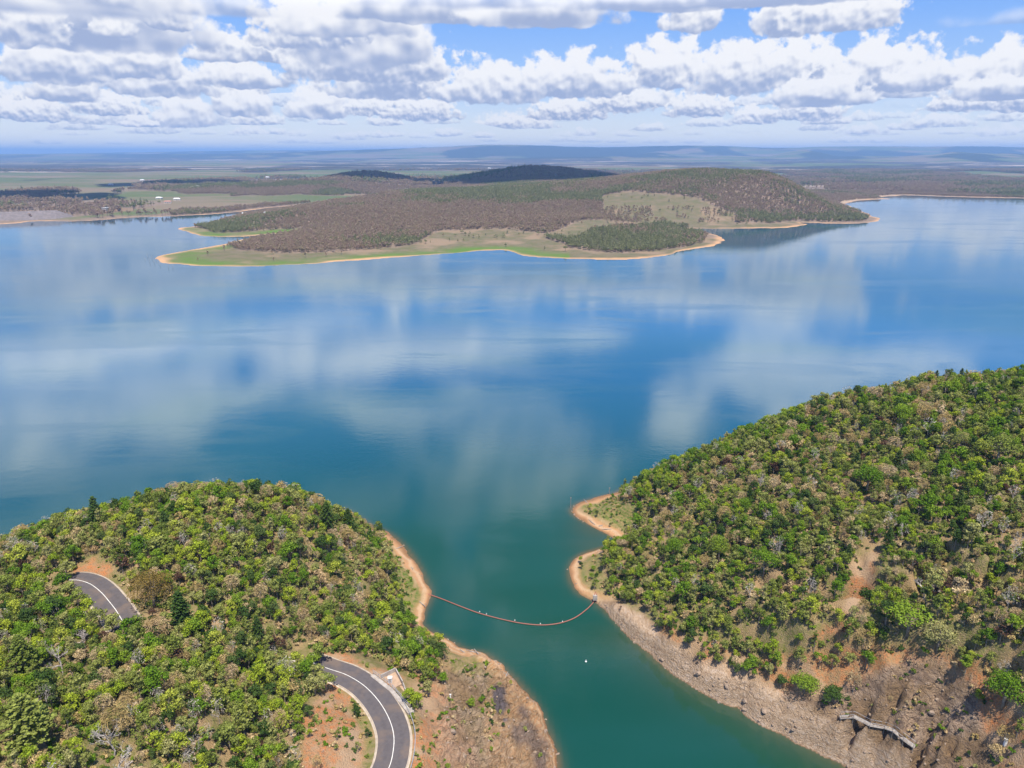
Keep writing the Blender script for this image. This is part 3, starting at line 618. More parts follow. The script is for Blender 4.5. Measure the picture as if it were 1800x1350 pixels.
def twiggy(rs, H, Rd, n=520, size=.7):
    a = rs.uniform(0, 2 * math.pi, n); zf = rs.uniform(0, 1, n); rr = Rd * np.sqrt(1 - (zf - .25) ** 2 * .9) * rs.uniform(.45, 1.0, n)
    p = np.stack([rr * np.cos(a), rr * np.sin(a), H * (.45 + .52 * zf * (1 - .2 * (rr / Rd) ** 2))], 1)
    out_ = p - np.array([0, 0, H * .35]); out_ = out_ / np.linalg.norm(out_, axis=1, keepdims=True) + rs.normal(size=(n, 3)) * .35
    nr = np.cross(out_, rs.normal(size=(n, 3))); V, Fq = quads_at(p, nr, size, rs, .16, axis=np.cross(nr, out_) * 0 + out_)
    return V, Fq, p[rs.randint(0, n, 9)] * .8
def limbs(rs, H, tips, r0, nmax=7):
    m = MB(); top = H * .62; m.tube([(0, 0, -.8), (rs.normal() * .05, rs.normal() * .05, top * .45), (rs.normal() * .12, rs.normal() * .12, top)], [r0 * 1.3, r0, r0 * .55], 6)
    for t in tips[:nmax]:
        s = np.array([0, 0, top * rs.uniform(.55, 1)]); e = np.array(t); mid = (s + e) / 2 + rs.normal(size=3) * .12; m.tube([s, mid, e], [r0 * .5, r0 * .32, r0 * .12], 4, cap=False)
    return m
def pine(rs, H, Rd, size=.34):
    Vs = []; Fs = []; n0 = 0; tips = []
    lv = int(H / .55)
    for i in range(lv):
        zf = (i + .5) / lv; rad = Rd * (1 - zf) ** .7 * (1 if zf > .12 else .7); nb = 7
        for k in range(nb):
            a = k * 2 * math.pi / nb + i * 1.1 + rs.normal() * .15; rk = rad * rs.uniform(.75, 1.1)
            t = rs.uniform(.25, 1.05, int(8 + rad * 8)); p = np.stack([np.cos(a) * rk * t, np.sin(a) * rk * t, H * (.12 + .88 * zf) + .12 * rk * t * t], 1) + rs.normal(size=(len(t), 3)) * .12
            V, Fq = quads_at(p, np.array([[0, 0, 1.]]) + rs.normal(size=(len(t), 3)) * .5, size, rs); Vs.append(V); Fs.append(Fq + n0); n0 += len(V)
            if i % 4 == 1 and k % 3 == 0: tips.append((math.cos(a) * rk * .7, math.sin(a) * rk * .7, H * (.12 + .88 * zf)))
    return np.concatenate(Vs), np.concatenate(Fs), np.array(tips)
def bare(rs, H, Rd, depth=4, r0=.16):
    m = MB()
    def grow(p, d, L, r, k):
        e = p + d * L; mid = (p + e) / 2 + rs.normal(size=3) * L * .1; m.tube([p, mid, e], [r, r * .85, r * .65], 5 if k > 1 else 3, cap=False)
        if k == 0: return
        for _ in range(3 if k > 1 else 3):
            nd = d + rs.normal(size=3) * .62; nd[2] = abs(nd[2]) * .6 + .18; nd /= np.linalg.norm(nd); grow(e, nd, L * rs.uniform(.6, .82), r * .6, k - 1)
    grow(np.array([0, 0, -.5]), np.array([.02, 0, 1.]), H * .32, r0, depth + 0)
    V = np.concatenate(m.v); sx = Rd / max(np.abs(V[:, :2]).max(), .1); sz = H / V[:, 2].max(); m.v = [v * np.array([sx, sx, sz]) for v in m.v]
    return m
# prototypes: (species, crown mesh, trunk mesh, joined mesh, nominal height, radius)
PROTO = []
def proto(sp, V, Fq, trunk, H, Rd, lm, bark=None):
    bark = bark or BARK
    cm = mkmesh('crown', V, Fq, [lm]); tm = trunk.mesh('trunk', [bark], True)
    tv = np.concatenate(trunk.v); nv = len(V)
    faces = [tuple(f) for f in Fq.tolist()] + [tuple(i + nv for i in f) for f in trunk.f]
    jm = mkmesh('woodland_tree', np.concatenate([V, tv]), faces, [lm, bark], [0] * len(Fq) + [1] * len(trunk.f))
    PROTO.append(dict(sp=sp, crown=cm, trunk=tm, joined=jm, H=H, R=Rd))
def leafproto(sp, n, Hs, Rs, **kw):
    for i in range(n):
        H = rs.uniform(*Hs); Rd = rs.uniform(*Rs); V, Fq, C = leafy(rs, H, Rd, **kw); proto(sp, V, Fq, limbs(rs, H, C, .11), H, Rd, LM[sp])
leafproto('olive', 4, (4.6, 6.0), (1.6, 2.3), nl=15, nleaf=44, size=.30)
leafproto('olive', 2, (5.5, 6.6), (1.4, 1.8), nl=15, nleaf=40, size=.30, shape='tall')
leafproto('green', 3, (4.6, 5.8), (1.8, 2.4), nl=17, nleaf=52, size=.32)
leafproto('green', 1, (4.2, 5.0), (2.1, 2.5), nl=18, nleaf=44, size=.30, shape='umbrella')
leafproto('lime', 2, (4.2, 5.4), (1.5, 2.0), nl=14, nleaf=40, size=.30)
leafproto('dark', 3, (4.4, 5.6), (1.6, 2.2), nl=15, nleaf=50, size=.30)
leafproto('maroon', 2, (3.4, 4.4), (1.2, 1.6), nl=10, nleaf=40, size=.28)
for i in range(3):
    H, Rd = rs.uniform(4.4, 5.6), rs.uniform(1.5, 2.1); V, Fq, C = twiggy(rs, H, Rd); proto('tan', V, Fq, limbs(rs, H, C, .09, 9), H, Rd, LM['tan'])
for i in range(2):
    H, Rd = rs.uniform(4.2, 5.2), rs.uniform(1.6, 2.1); V, Fq, C = leafy(rs, H, Rd, nl=14, nleaf=26, size=.26); proto('tan', V, Fq, limbs(rs, H, C, .09, 9), H, Rd, LM['tan'])
for i in range(2):
    H, Rd = rs.uniform(7.5, 8.5), rs.uniform(1.7, 2.1); V, Fq, C = pine(rs, H, Rd); t_ = MB(); t_.tube([(0, 0, -.8), (0, 0, H * .5), (0, 0, H)], [.16, .1, .03], 6); proto('pine', V, Fq, t_, H, Rd, LM['dark'])
for i in range(3):
    m_ = bare(rs, 6.0, 1.5, 4, .12); V, Fq, C = twiggy(rs, 6.2, 1.5, 90, .6); proto('bare', V, Fq, m_, 6.0, 1.5, LM['pale'], WHITEBARK)
PCOL = bpy.data.collections.new('tree_shapes')
PIDX = {}
for i, p_ in enumerate(PROTO):
    o = bpy.data.objects.new('tree_shape.%03d' % i, p_['joined']); PCOL.objects.link(o); PIDX.setdefault(p_['sp'], []).append(i)

def scatter_group(name, coll):
    ng = bpy.data.node_groups.new(name, 'GeometryNodeTree')
    ng.interface.new_socket('Geometry', in_out='INPUT', socket_type='NodeSocketGeometry'); ng.interface.new_socket('Geometry', in_out='OUTPUT', socket_type='NodeSocketGeometry')
    N = ng.nodes; L = ng.links; gi = N.new('NodeGroupInput'); go = N.new('NodeGroupOutput'); ip = N.new('GeometryNodeInstanceOnPoints')
    ci = N.new('GeometryNodeCollectionInfo'); ci.inputs['Collection'].default_value = coll; ci.inputs['Separate Children'].default_value = True; ci.inputs['Reset Children'].default_value = True
    def att(nm, ty):
        a = N.new('GeometryNodeInputNamedAttribute'); a.data_type = ty; a.inputs[0].default_value = nm; return [o_ for o_ in a.outputs if o_.enabled and o_.name == 'Attribute'][0]
    L.new(gi.outputs[0], ip.inputs['Points']); L.new(ci.outputs[0], ip.inputs['Instance']); ip.inputs['Pick Instance'].default_value = True
    L.new(att('idx', 'INT'), ip.inputs['Instance Index'])
    cx = N.new('ShaderNodeCombineXYZ'); L.new(att('rot', 'FLOAT'), cx.inputs[2])
    e2r = N.new('FunctionNodeEulerToRotation'); L.new(cx.outputs[0], e2r.inputs[0]); L.new(e2r.outputs[0], ip.inputs['Rotation'])
    L.new(att('scl', 'FLOAT_VECTOR'), ip.inputs['Scale'])
    L.new(ip.outputs[0], go.inputs[0]); return ng
def scatter(name, pts, idx, rot, scl, ng, label, cat):
    me = bpy.data.meshes.new(name); me.vertices.add(len(pts)); me.vertices.foreach_set('co', np.asarray(pts, np.float32).ravel())
    a = me.attributes.new('idx', 'INT', 'POINT'); a.data.foreach_set('value', np.asarray(idx, np.int32))
    a = me.attributes.new('rot', 'FLOAT', 'POINT'); a.data.foreach_set('value', np.asarray(rot, np.float32))
    a = me.attributes.new('scl', 'FLOAT_VECTOR', 'POINT'); a.data.foreach_set('vector', np.asarray(scl, np.float32).ravel())
    o = link(name, me); md = o.modifiers.new('scatter', 'NODES'); md.node_group = ng
    return tag(o, label, cat, kind='stuff')
NEARNG = scatter_group('scatter_trees', PCOL)

def march(px, py, zf, t0, t1, n=1500, off=0.):
    dx_, dy_, dz_ = ray(px, py); t = np.linspace(t0, t1, n); X_ = dx_ * t; Y_ = dy_ * t; Z_ = CAMZ + dz_ * t
    hit = Z_ < zf(X_, Y_) + off; i = int(np.argmax(hit)) if hit.any() else n - 1
    return float(X_[i]), float(Y_[i])
ORD = 'first second third fourth fifth sixth seventh eighth ninth tenth eleventh twelfth thirteenth fourteenth fifteenth sixteenth seventeenth eighteenth'.split()
# ------------------------------------------------------------------ distinctive trees first
TAKEN = []      # x, y, radius
def tree_at(px, py, pr, height, width, label, name='tree', cat='tree', group=None, rz=0.):
    """crown centre seen at px, py"""
    X_, Y_ = march(px, py, zat, 60, 400, off=height * .55)
    z0 = float(zat(X_, Y_)); e = empty(name, (float(X_), float(Y_), z0), rz); tag(e, label, cat, group)
    sx = width / 2 / pr['R']; sz = height / pr['H']
    for nm in ('trunk', 'crown'):
        c_ = link(nm, pr[nm], e); c_.scale = (sx, sx, sz)
    TAKEN.append((float(X_), float(Y_), width * .38)); return e
def one(sp, V, Fq, tr, H, Rd, lm, bark=None):
    proto(sp, V, Fq, tr, H, Rd, lm, bark); return PROTO.pop()
rs = np.random.RandomState(5)
V, Fq, C = leafy(rs, 9, 4.2, nl=38, nleaf=60, size=.34); big_round = one('x', V, Fq, limbs(rs, 9, C, .25, 12), 9, 4.2, LM['green'])
V2, Fq2, C2 = leafy(rs, 9, 4.4, nl=40, nleaf=34, size=.26); V3, F3, C3 = twiggy(rs, 9, 4.5, 900, .9)
big_ochre = one('x', np.concatenate([V2, V3]), np.concatenate([Fq2, F3 + len(V2)]), limbs(rs, 9, C2, .22, 12), 9, 4.4, LM['ochre'])
V, Fq, C = leafy(rs, 8, 3.8, nl=34, nleaf=60, size=.32, shape='umbrella'); big_dome = one('x', V, Fq, limbs(rs, 8, C, .22, 14), 8, 3.8, LM['green'])
V, Fq, C = leafy(rs, 8, 3.6, nl=34, nleaf=30, size=.28); big_grey = one('x', V, Fq, limbs(rs, 8, C, .22, 20), 8, 3.6, LM['olive'])
V, Fq, C = leafy(rs, 7, 2.6, nl=22, nleaf=60, size=.32); deep_green = one('x', V, Fq, limbs(rs, 7, C, .2, 6), 7, 2.6, LM['dark'])
V, Fq, C = pine(rs, 12, 2.9, .36); tall_pine = one('x', V, Fq, (lambda m: (m.tube([(0, 0, -1), (0, 0, 6), (0, 0, 12)], [.22, .15, .03], 7), m)[1])(MB()), 12, 2.9, LM['dark'])
tall_pine_pale = one('x', V, Fq, (lambda m: (m.tube([(0, 0, -1), (0, 0, 6), (0, 0, 12)], [.22, .15, .03], 7), [m.tube([(0, 0, z_), ((2.5 - .2 * z_) * math.cos(z_ * 2.4), (2.5 - .2 * z_) * math.sin(z_ * 2.4), z_ + .6)], [.045, .015], 4) for z_ in np.arange(3, 11, .45)], m)[2])(MB()), 12, 2.9, LM['olive'], WHITEBARK)
V, Fq, C = pine(rs, 9, 1.5, .34); slim_pine = one('x', V, Fq, (lambda m: (m.tube([(0, 0, -1), (0, 0, 5), (0, 0, 9)], [.18, .12, .03], 7), m)[1])(MB()), 9, 1.5, LM['dark'])
tree_at(266, 1036, big_ochre, 8.5, 9.6, 'large ochre brown crown right of the upper road bend')
tree_at(316, 1068, slim_pine, 8.5, 5.0, 'dark green tree at the lower right of the ochre brown crown')
tree_at(166, 897, slim_pine, 8.5, 4.2, 'lone dark pine breaking the skyline above the upper road', 'pine_tree', 'pine')
tree_at(203, 895, deep_green, 6.5, 3.2, 'small dark tree on the skyline beside the lone pine')
tree_at(575, 905, tall_pine, 9.0, 6.0, 'dark pine near the right shoulder of the left headland, left of its pair', 'pine_tree', 'pine')
tree_at(612, 915, tall_pine, 9.0, 6.0, 'dark pine near the right shoulder of the left headland, nearest the water', 'pine_tree', 'pine', rz=2)
tree_at(707, 1072, slim_pine, 8.5, 2.4, 'thin dark pine standing alone on the grassy bank near the float line', 'pine_tree', 'pine')
tree_at(775, 1145, deep_green, 5.0, 4.2, 'round dense green tree at the edge of the bare bank below the float line')
tree_at(42, 1265, tall_pine_pale, 10, 8.5, 'broad pine with pale branches in the bottom left corner', 'pine_tree', 'pine')
tree_at(38, 1150, tall_pine_pale, 9, 6.5, 'tall pine with grey branch tips at the left edge of the photo', 'pine_tree', 'pine', rz=1)
tree_at(1527, 842, big_round, 7.5, 8.4, 'deep green round tree standing out high on the right hill')
tree_at(1588, 730, big_round, 6.5, 7.2, 'bright green round tree near the crest of the right hill', rz=2)
tree_at(1600, 1092, big_dome, 7.5, 10.5, 'bright green domed tree above the rock face on the right hill', rz=1)
tree_at(1652, 1122, big_grey, 6.5, 8.0, 'grey green tree touching the right side of the bright domed tree')
tree_at(1345, 990, big_dome, 7.5, 7.5, 'wide green tree with dark shade below on the lower right hill', rz=3)
tree_at(1265, 965, big_round, 8.0, 5.6, 'bright green tall tree left of the wide green tree on the right hill', rz=4)
tree_at(1185, 965, big_round, 6.5, 5.8, 'rounded bright green tree near the sandy point on the right hill', rz=1)
tree_at(1310, 890, big_round, 5.5, 4.6, 'small vivid green tree halfway up the right hill', rz=5)
tree_at(1758, 790, big_grey, 8.5, 11, 'spreading pale green tree with bare white limbs on the upper right hill', rz=2)
tree_at(1690, 775, big_grey, 6, 5.5, 'tan green umbrella tree left of the spreading pale tree')
tree_at(1560, 1078, deep_green, 6, 5.0, 'mid green tree at the left of the bright domed tree', rz=2)
tree_at(1415, 1205, big_round, 4.5, 7.0, 'green bush on the rocky bank left of its neighbour by the walkway', 'bush', 'bush')
tree_at(1465, 1222, deep_green, 3.6, 5.5, 'dark green bush on the rocky bank just above the walkway', 'bush', 'bush', rz=1)
tree_at(1770, 1215, big_round, 7, 8, 'leafy green tree at the right edge above the bare slope', rz=3)
tree_at(1068, 956, big_grey, 4.2, 3.0, 'thin tree at the water edge in the small bay of the right point')
for j, (px, py, pi, hh_) in enumerate(((562, 1150, 0, 5), (548, 1166, 6, 5), (560, 1184, 1, 5.2), (572, 1200, 2, 4.6), (538, 1180, 7, 5.5), (552, 1204, 3, 5))):
    tree_at(px, py, PROTO[pi], hh_, 4.6, ['pale olive', 'leafy green'][pi > 5] + ' tree screening the left end of the lower road bend, %s' % ['highest', 'second', 'third', 'lowest', 'leftmost', 'bottom left'][j], 'scrub_tree', 'tree', 'trees screening the road ends', j)
for j, (px, py, pi, hh_) in enumerate(((116, 1003, 1, 5), (110, 1024, 6, 5), (122, 1040, 0, 5), (136, 1056, 2, 5), (152, 1072, 10, 5), (172, 1086, 3, 5), (198, 1100, 0, 5.2), (226, 1104, 7, 5.4), (246, 1098, 1, 5))):
    tree_at(px, py, PROTO[pi], hh_, 4.2, 'scrub tree along the lower side of the upper road bend, %s from the left' % ORD[j], 'scrub_tree', 'tree', 'trees screening the road ends', j)
def dead_tree(px, py, H, Rd, seed, label):
    r_ = np.random.RandomState(seed); X_, Y_ = march(px, py, zat, 60, 400, off=H * .55)
    m = bare(r_, H, Rd, 5, .2); o = m.build('dead_tree', WHITEBARK); o.location = (float(X_), float(Y_), float(zat(X_, Y_)))
    TAKEN.append((float(X_), float(Y_), Rd * .9)); return tag(o, label, 'dead tree')
dead_tree(192, 1295, 7, 3.0, 3, 'large bleached leafless tree near the bottom left corner')
dead_tree(205, 1338, 5, 3.2, 4, 'bleached tangle of bare branches below the large leafless tree')
dead_tree(105, 1160, 6, 3.0, 5, 'grey leafless tree with dark hanging twigs left of the red brown bush')
dead_tree(145, 1120, 5, 2.0, 6, 'pinkish grey leafless tree below the upper road')
dead_tree(1625, 1038, 4.6, 2.6, 7, 'white leafless tree above the bright domed tree')
dead_tree(632, 1040, 7, 1.0, 8, 'tall pale dead tree with a tuft at its top on the left headland slope')
dead_tree(1370, 960, 7, 1.2, 9, 'tall thin pale dead tree right of the wide green tree')

# ------------------------------------------------------------------ scrub woodland on both headlands
rs = np.random.RandomState(21)
SP = 1.75
ax_ = np.arange(-170, 235, SP); ay_ = np.arange(66, 300, SP)
tx, ty = np.meshgrid(ax_, ay_); tx = (tx + rs.uniform(-.5, .5, tx.shape) * SP * 1.1).ravel(); ty = (ty + rs.uniform(-.5, .5, ty.shape) * SP * 1.1).ravel()
tz = zat(tx, ty); td, tl = dat(tx, ty)
tpx, tpy, tdep = proj(tx, ty, tz + 3)
ok = (td > 1) & (tpx > -90) & (tpx < 1890) & (tpy < 1440)
tx, ty, tz, td, tl, tpx, tpy, tdep = [a[ok] for a in (tx, ty, tz, td, tl, tpx, tpy, tdep)]
bx, by, _ = proj(tx, ty, tz)
wb = (fbm(tx * .2, ty * .2, 3, 7) - .5) * 30
BARE = [([(640, 905), (672, 935), (690, 985), (700, 1040), (712, 1090), (735, 1105), (775, 1140), (792, 1170), (760, 1200), (735, 1260), (722, 1350), (720, 1420), (1000, 1450), (1000, 1150), (770, 1080), (760, 1000), (700, 920)], .035),
        ([(545, 1228), (585, 1215), (600, 1200), (645, 1220), (665, 1280), (650, 1360), (640, 1420), (525, 1420), (530, 1300)], .12),
        ([(135, 996), (165, 982), (200, 992), (215, 1015), (190, 1012), (140, 1010)], .05),
        ([(620, 1145), (665, 1160), (700, 1195), (722, 1250), (700, 1260), (660, 1200), (570, 1160)], .15),
        ([(1000, 860), (1080, 862), (1120, 905), (1100, 930), (1075, 950), (1058, 985), (1062, 1030), (1082, 1072), (1130, 1098), (1175, 1132), (1230, 1168), (1290, 1198), (1350, 1205), (1400, 1170), (1450, 1150), (1500, 1140), (1580, 1155), (1690, 1180), (1735, 1260), (1800, 1290), (1800, 1450), (1400, 1450), (950, 1080)], .05),
        ([(1490, 1010), (1520, 965), (1555, 955), (1552, 1000), (1540, 1050), (1500, 1100), (1465, 1090), (1480, 1045)], .06),
        ([(1340, 1125), (1500, 1085), (1570, 1160), (1480, 1250), (1330, 1215)], .62), ([(1700, 1230), (1830, 1250), (1830, 1420), (1760, 1420)], .5), ([(1495, 1010), (1522, 968), (1556, 955), (1548, 1005), (1530, 1055), (1500, 1085), (1475, 1085), (1490, 1045)], .04)]
prob = np.ones(len(tx))
for poly, pr in BARE:
    prob = np.where(sdist(bx, by, poly) + wb * .35 > 0, pr, prob)
prob = prob * sstep(1.5, 4, td)
rdn, _ = road_field(tx, ty); prob = np.where(rdn < ROADW / 2 + 1.6, 0, prob)
pdn = np.hypot(tx - PAD_C[0] - 1, ty - PAD_C[1]); prob = np.where(pdn < 6.5, 0, prob)
# keep the visible stretches of road clear of crowns standing in front of them
def hides(seg, wx_=24, wy_=42):
    m = np.zeros(len(tx), bool)
    for p in seg:
        qx, qy, qd = proj(np.array(p[0]), np.array(p[1]), np.array(p[2]))
        m |= (np.abs(tpx - qx) < wx_) & (by > qy) & (by - qy < wy_) & (tdep < qd)
    return m
prob = np.where(hides(road_lo[20:]), prob * .03, prob); prob = np.where(hides(road_up[6:34], 15, 32), prob * .1, prob)
thin = fbm(tx * .045, ty * .045, 3, 33)
prob = prob * np.where(tl, .90, .92) * (.72 + .4 * sstep(.3, .5, thin))
for X_, Y_, r_ in TAKEN: prob = np.where(np.hypot(tx - X_, ty - Y_) < r_ + .6, 0, prob)
ok = rs.uniform(size=len(tx)) < prob
tx, ty, tz, td, tl, tpx, tpy, tdep, bx, by = [a[ok] for a in (tx, ty, tz, td, tl, tpx, tpy, tdep, bx, by)]
n = len(tx); patch = fbm(tx * .06, ty * .06, 3, 63); patch2 = fbm(tx * .05 + 9, ty * .05, 3, 73)
u = rs.uniform(size=n); sp_ = np.empty(n, object)
def pick(i):
    if tl[i]: w = dict(olive=.43, green=.10, lime=.16, dark=.08, tan=.12, maroon=.04, bare=.05, pine=.003)
    else: w = dict(olive=.42, green=.17, lime=.12, dark=.09, tan=.10, maroon=.04, bare=.035, pine=.008)
    if patch[i] > .55: w['tan'] *= 2.2; w['green'] *= .5
    if patch[i] < .43: w['green'] *= 1.8; w['lime'] *= 1.4; w['tan'] *= .5
    if patch2[i] > .58: w['dark'] *= 2
    if td[i] < 9: w['tan'] *= .7; w['green'] *= 1.6
    ks = list(w); c_ = np.cumsum([w[k] for k in ks]); return ks[int(np.searchsorted(c_, u[i] * c_[-1]))]
for i in range(n): sp_[i] = pick(i)
pid = np.array([PIDX[s][rs.randint(len(PIDX[s]))] for s in sp_])
sc = rs.uniform(.42, .92, n) * np.where(rs.uniform(size=n) < .12, 1.45, 1); sc *= np.where(bx > 1020, np.where(prob[ok] < .3, .55, 1), np.where(prob[ok] < .2, .5, 1))
rot = rs.uniform(0, 6.283, n); scz = np.minimum(sc * rs.uniform(.85, 1.2, n), 6.3 / np.array([p_['H'] for p_ in PROTO])[pid])
Rp = np.array([p_['R'] for p_ in PROTO])[pid]
size_px = Rp * sc / tdep
size_px = np.where((tpx > 15) & (tpx < 1785) & (tpy < 1335) & (tpy > 640), size_px, 0)
# a crown with much nearer, taller neighbours in front shows less
order = np.argsort(-size_px); ind = np.zeros(n, bool)
NIND = 300 - 42
ind[order[:NIND]] = True
REG = [((0, 1000, 130, 1100), 'left of the upper road bend'), ((0, 1100, 130, 1230), 'by the left edge below the upper road'), ((0, 1230, 160, 1350), 'in the bottom left corner'), ((130, 1080, 260, 1160), 'just below the upper road'),
       ((160, 1160, 300, 1350), 'by the bleached leafless tree'), ((300, 1200, 420, 1350), 'at the bottom of the left headland'), ((420, 1200, 560, 1350), 'left of the orange cutting'), ((260, 1080, 420, 1200), 'below the ochre brown crown'), ((420, 1080, 560, 1200), 'left of the lower road bend'), ((540, 1190, 680, 1350), 'inside the lower road bend'),
       ((560, 1050, 720, 1190), 'above the lower road bend'), ((700, 1090, 1000, 1350), 'on the bare bank right of the road'), ((220, 850, 450, 1080), 'on the upper left headland'), ((450, 850, 700, 1080), 'on the right shoulder of the left headland'), ((0, 850, 220, 1000), 'on the skyline left of the lone pine'),
       ((1050, 850, 1200, 1080), 'behind the sandy point'), ((1200, 1000, 1320, 1250), 'above the pale rock bank'), ((1320, 1000, 1480, 1350), 'left of the orange gully'), ((1480, 1140, 1700, 1350), 'on the rock face of the right bank'), ((1480, 980, 1600, 1140), 'around the orange gully'), ((1600, 1000, 1800, 1150), 'right of the bright domed tree'), ((1700, 1150, 1800, 1350), 'in the bottom right corner'),
       ((1200, 850, 1400, 1000), 'on the lower middle of the right hill'), ((1400, 850, 1600, 1000), 'below the deep green round tree'), ((1600, 850, 1800, 1000), 'at the right edge of the right hill'), ((1200, 700, 1500, 850), 'on the left crest of the right hill'), ((1500, 600, 1800, 850), 'near the top of the right hill')]
ADJ = {'olive': 'olive green', 'green': 'rich green', 'lime': 'yellow green', 'dark': 'dark green', 'tan': 'dry tan', 'maroon': 'dead brown', 'pine': 'dark layered', 'bare': 'leafless pale'}
for i in np.where(ind)[0]:
    pr = PROTO[pid[i]]; s = sp_[i]; H_ = pr['H'] * scz[i]; Wd = 2 * pr['R'] * sc[i]
    where = 'on the wooded slope'
    for (x0, y0, x1, y1), w_ in REG:
        if x0 <= tpx[i] < x1 and y0 <= tpy[i] < y1:
            where = w_ + ', %s %s side' % ('upper' if tpy[i] < (y0 + y1) / 2 else 'lower', 'left' if tpx[i] < (x0 + x1) / 2 else 'right'); break
    shape = 'broad' if Wd > 4.7 else 'tall' if H_ > 6.6 else 'small' if Wd < 3.4 else 'slender' if Wd < 3.9 else 'rounded'
    kind = 'pine' if s == 'pine' else 'scrub tree'
    e = empty('pine_tree' if s == 'pine' else 'scrub_tree', (tx[i], ty[i], tz[i]), rot[i])
    tag(e, '%s %s %s %s' % (shape, ADJ[s], kind, where), 'pine' if s == 'pine' else 'tree', 'pines among the scrub' if s == 'pine' else 'scrub trees covering the two headlands')
    for nm in ('trunk', 'crown'):
        c_ = link(nm, pr[nm], e); c_.scale = (sc[i], sc[i], scz[i])
rest = ~ind
for side, nm, lb in ((True, 'left_woodland', 'dense mixed green and tan scrub covering the left headland'), (False, 'right_woodland', 'dense green and brown scrub covering the right hill')):
    k = rest & (tl == side)
    scatter(nm, np.stack([tx[k], ty[k], tz[k]], 1), pid[k], rot[k], np.stack([sc[k], sc[k], scz[k]], 1), NEARNG, lb, 'woodland')
# undergrowth: low tufts and shrubs between the trees and on the bare banks
UCOL = bpy.data.collections.new('undergrowth_shapes')
for i, (lm, R_) in enumerate((('olive', .9), ('tan', .9), ('green', .8), ('tan', .7), ('dark', .8))):
    V, Fq, C = leafy(rs, 1.1, R_, nl=6, nleaf=22, size=.26); V[:, 2] -= .35; UCOL.objects.link(bpy.data.objects.new('undergrowth_shape.%03d' % i, mkmesh('tuft', V, Fq, [LM[lm]])))
ux = rs.uniform(-165, 230, 80000); uy = rs.uniform(68, 300, 80000); uz = zat(ux, uy); ud, ul = dat(ux, uy); upx, upy, udp = proj(ux, uy, uz)
urd, _ = road_field(ux, uy)
dens = np.where(fbm(ux * .15, uy * .15, 3, 93) > .44, .85, .45); openk = np.zeros(len(ux), bool)
for poly, pr in BARE: openk |= sdist(upx, upy, poly) > 0
dens = np.where(openk, np.where(fbm(ux * .12, uy * .12, 3, 95) > .53, np.where(ul, .42, .6), np.where(ul, .05, .14)), dens)
dens = np.where(openk & (upx > 860) & (upx < 1000) & (upy > 1150), dens * .12, dens)
for pl in ([(845, 1155), (862, 1160), (872, 1250), (878, 1300), (862, 1330), (850, 1260)], [(716, 1255), (742, 1262), (745, 1350), (722, 1350)], [(785, 1215), (800, 1220), (812, 1290), (800, 1300)], [(895, 1165), (915, 1180), (905, 1195)], [(605, 1200), (640, 1225), (655, 1300), (635, 1290)]):
    dens = np.where(sdist(upx, upy, pl) > 0, .75, dens)
grz = np.where(ul & (ud > 4.5) & (ud < 12) & (upx > 650) & (upx < 770) & (upy < 1110), .3, 0); dens = np.maximum(dens, grz)
dens *= (ud > np.where(ul, 4.3, np.where(upy > 1050, 5.5, 4))) & (urd > ROADW / 2 + 1.2) & (np.hypot(ux - PAD_C[0] - 1, uy - PAD_C[1]) > 5.5) & (upx > -60) & (upx < 1860) & (upy < 1420)
k = rs.uniform(size=len(ux)) < dens; nu = k.sum(); us = rs.uniform(.45, 1.25, nu) * np.where(openk[k], .8, 1)
scatter('undergrowth', np.stack([ux[k], uy[k], uz[k]], 1), rs.choice([0, 0, 1, 2, 3, 4], nu), rs.uniform(0, 6.28, nu), np.stack([us, us, us], 1), scatter_group('scatter_tufts', UCOL), 'low tufts and shrubs between the trees and on the banks', 'undergrowth')

# ------------------------------------------------------------------ far woodland
FCOL = bpy.data.collections.new('distant_tree_shapes'); rs = np.random.RandomState(77)
FTR = []
for i in range(6):
    lm = LM['far'] if i < 4 else LM['fargreen']; H = rs.uniform(10, 13); V, Fq, C = leafy(rs, H, rs.uniform(3.0, 4.2), nl=9, nleaf=22, size=1.1, shape='round' if i % 2 else 'tall')
    tr = MB(); tr.tube([(0, 0, -2), (0, 0, H * .7)], [.3, .2], 4)
    for t in C[:3]: tr.tube([(0, 0, H * .4), t], [.2, .1], 3, cap=False)
    tv = np.concatenate(tr.v); fs = [tuple(f) for f in Fq.tolist()] + [tuple(j + len(V) for j in f) for f in tr.f]
    jm = mkmesh('distant_tree', np.concatenate([V, tv]), fs, [lm, BARK], [0] * len(Fq) + [1] * len(tr.f))
    FCOL.objects.link(bpy.data.objects.new('distant_tree_shape.%03d' % i, jm)); FTR.append((mkmesh('crown', V, Fq, [lm]), tr.mesh('trunk', [BARK])))
FNG = scatter_group('scatter_distant_trees', FCOL)
def fgrid(A, X, Y):
    r_ = np.log(Y / 700) / np.log(40000 / 700) * 519; c_ = (X / Y + 1.35) / 2.7 * 899
    r_ = np.clip(r_, 0, 518.99); c_ = np.clip(c_, 0, 898.99); r0 = r_.astype(int); c0 = c_.astype(int); fr = r_ - r0; fc = c_ - c0
    return (A[r0, c0] * (1 - fc) + A[r0, c0 + 1] * fc) * (1 - fr) + (A[r0 + 1, c0] * (1 - fc) + A[r0 + 1, c0 + 1] * fc) * fr
def sample(n, y0, y1):
    Y_ = np.sqrt(rs.uniform(y0 * y0, y1 * y1, n)); X_ = rs.uniform(-.80, .80, n) * Y_; return X_, Y_
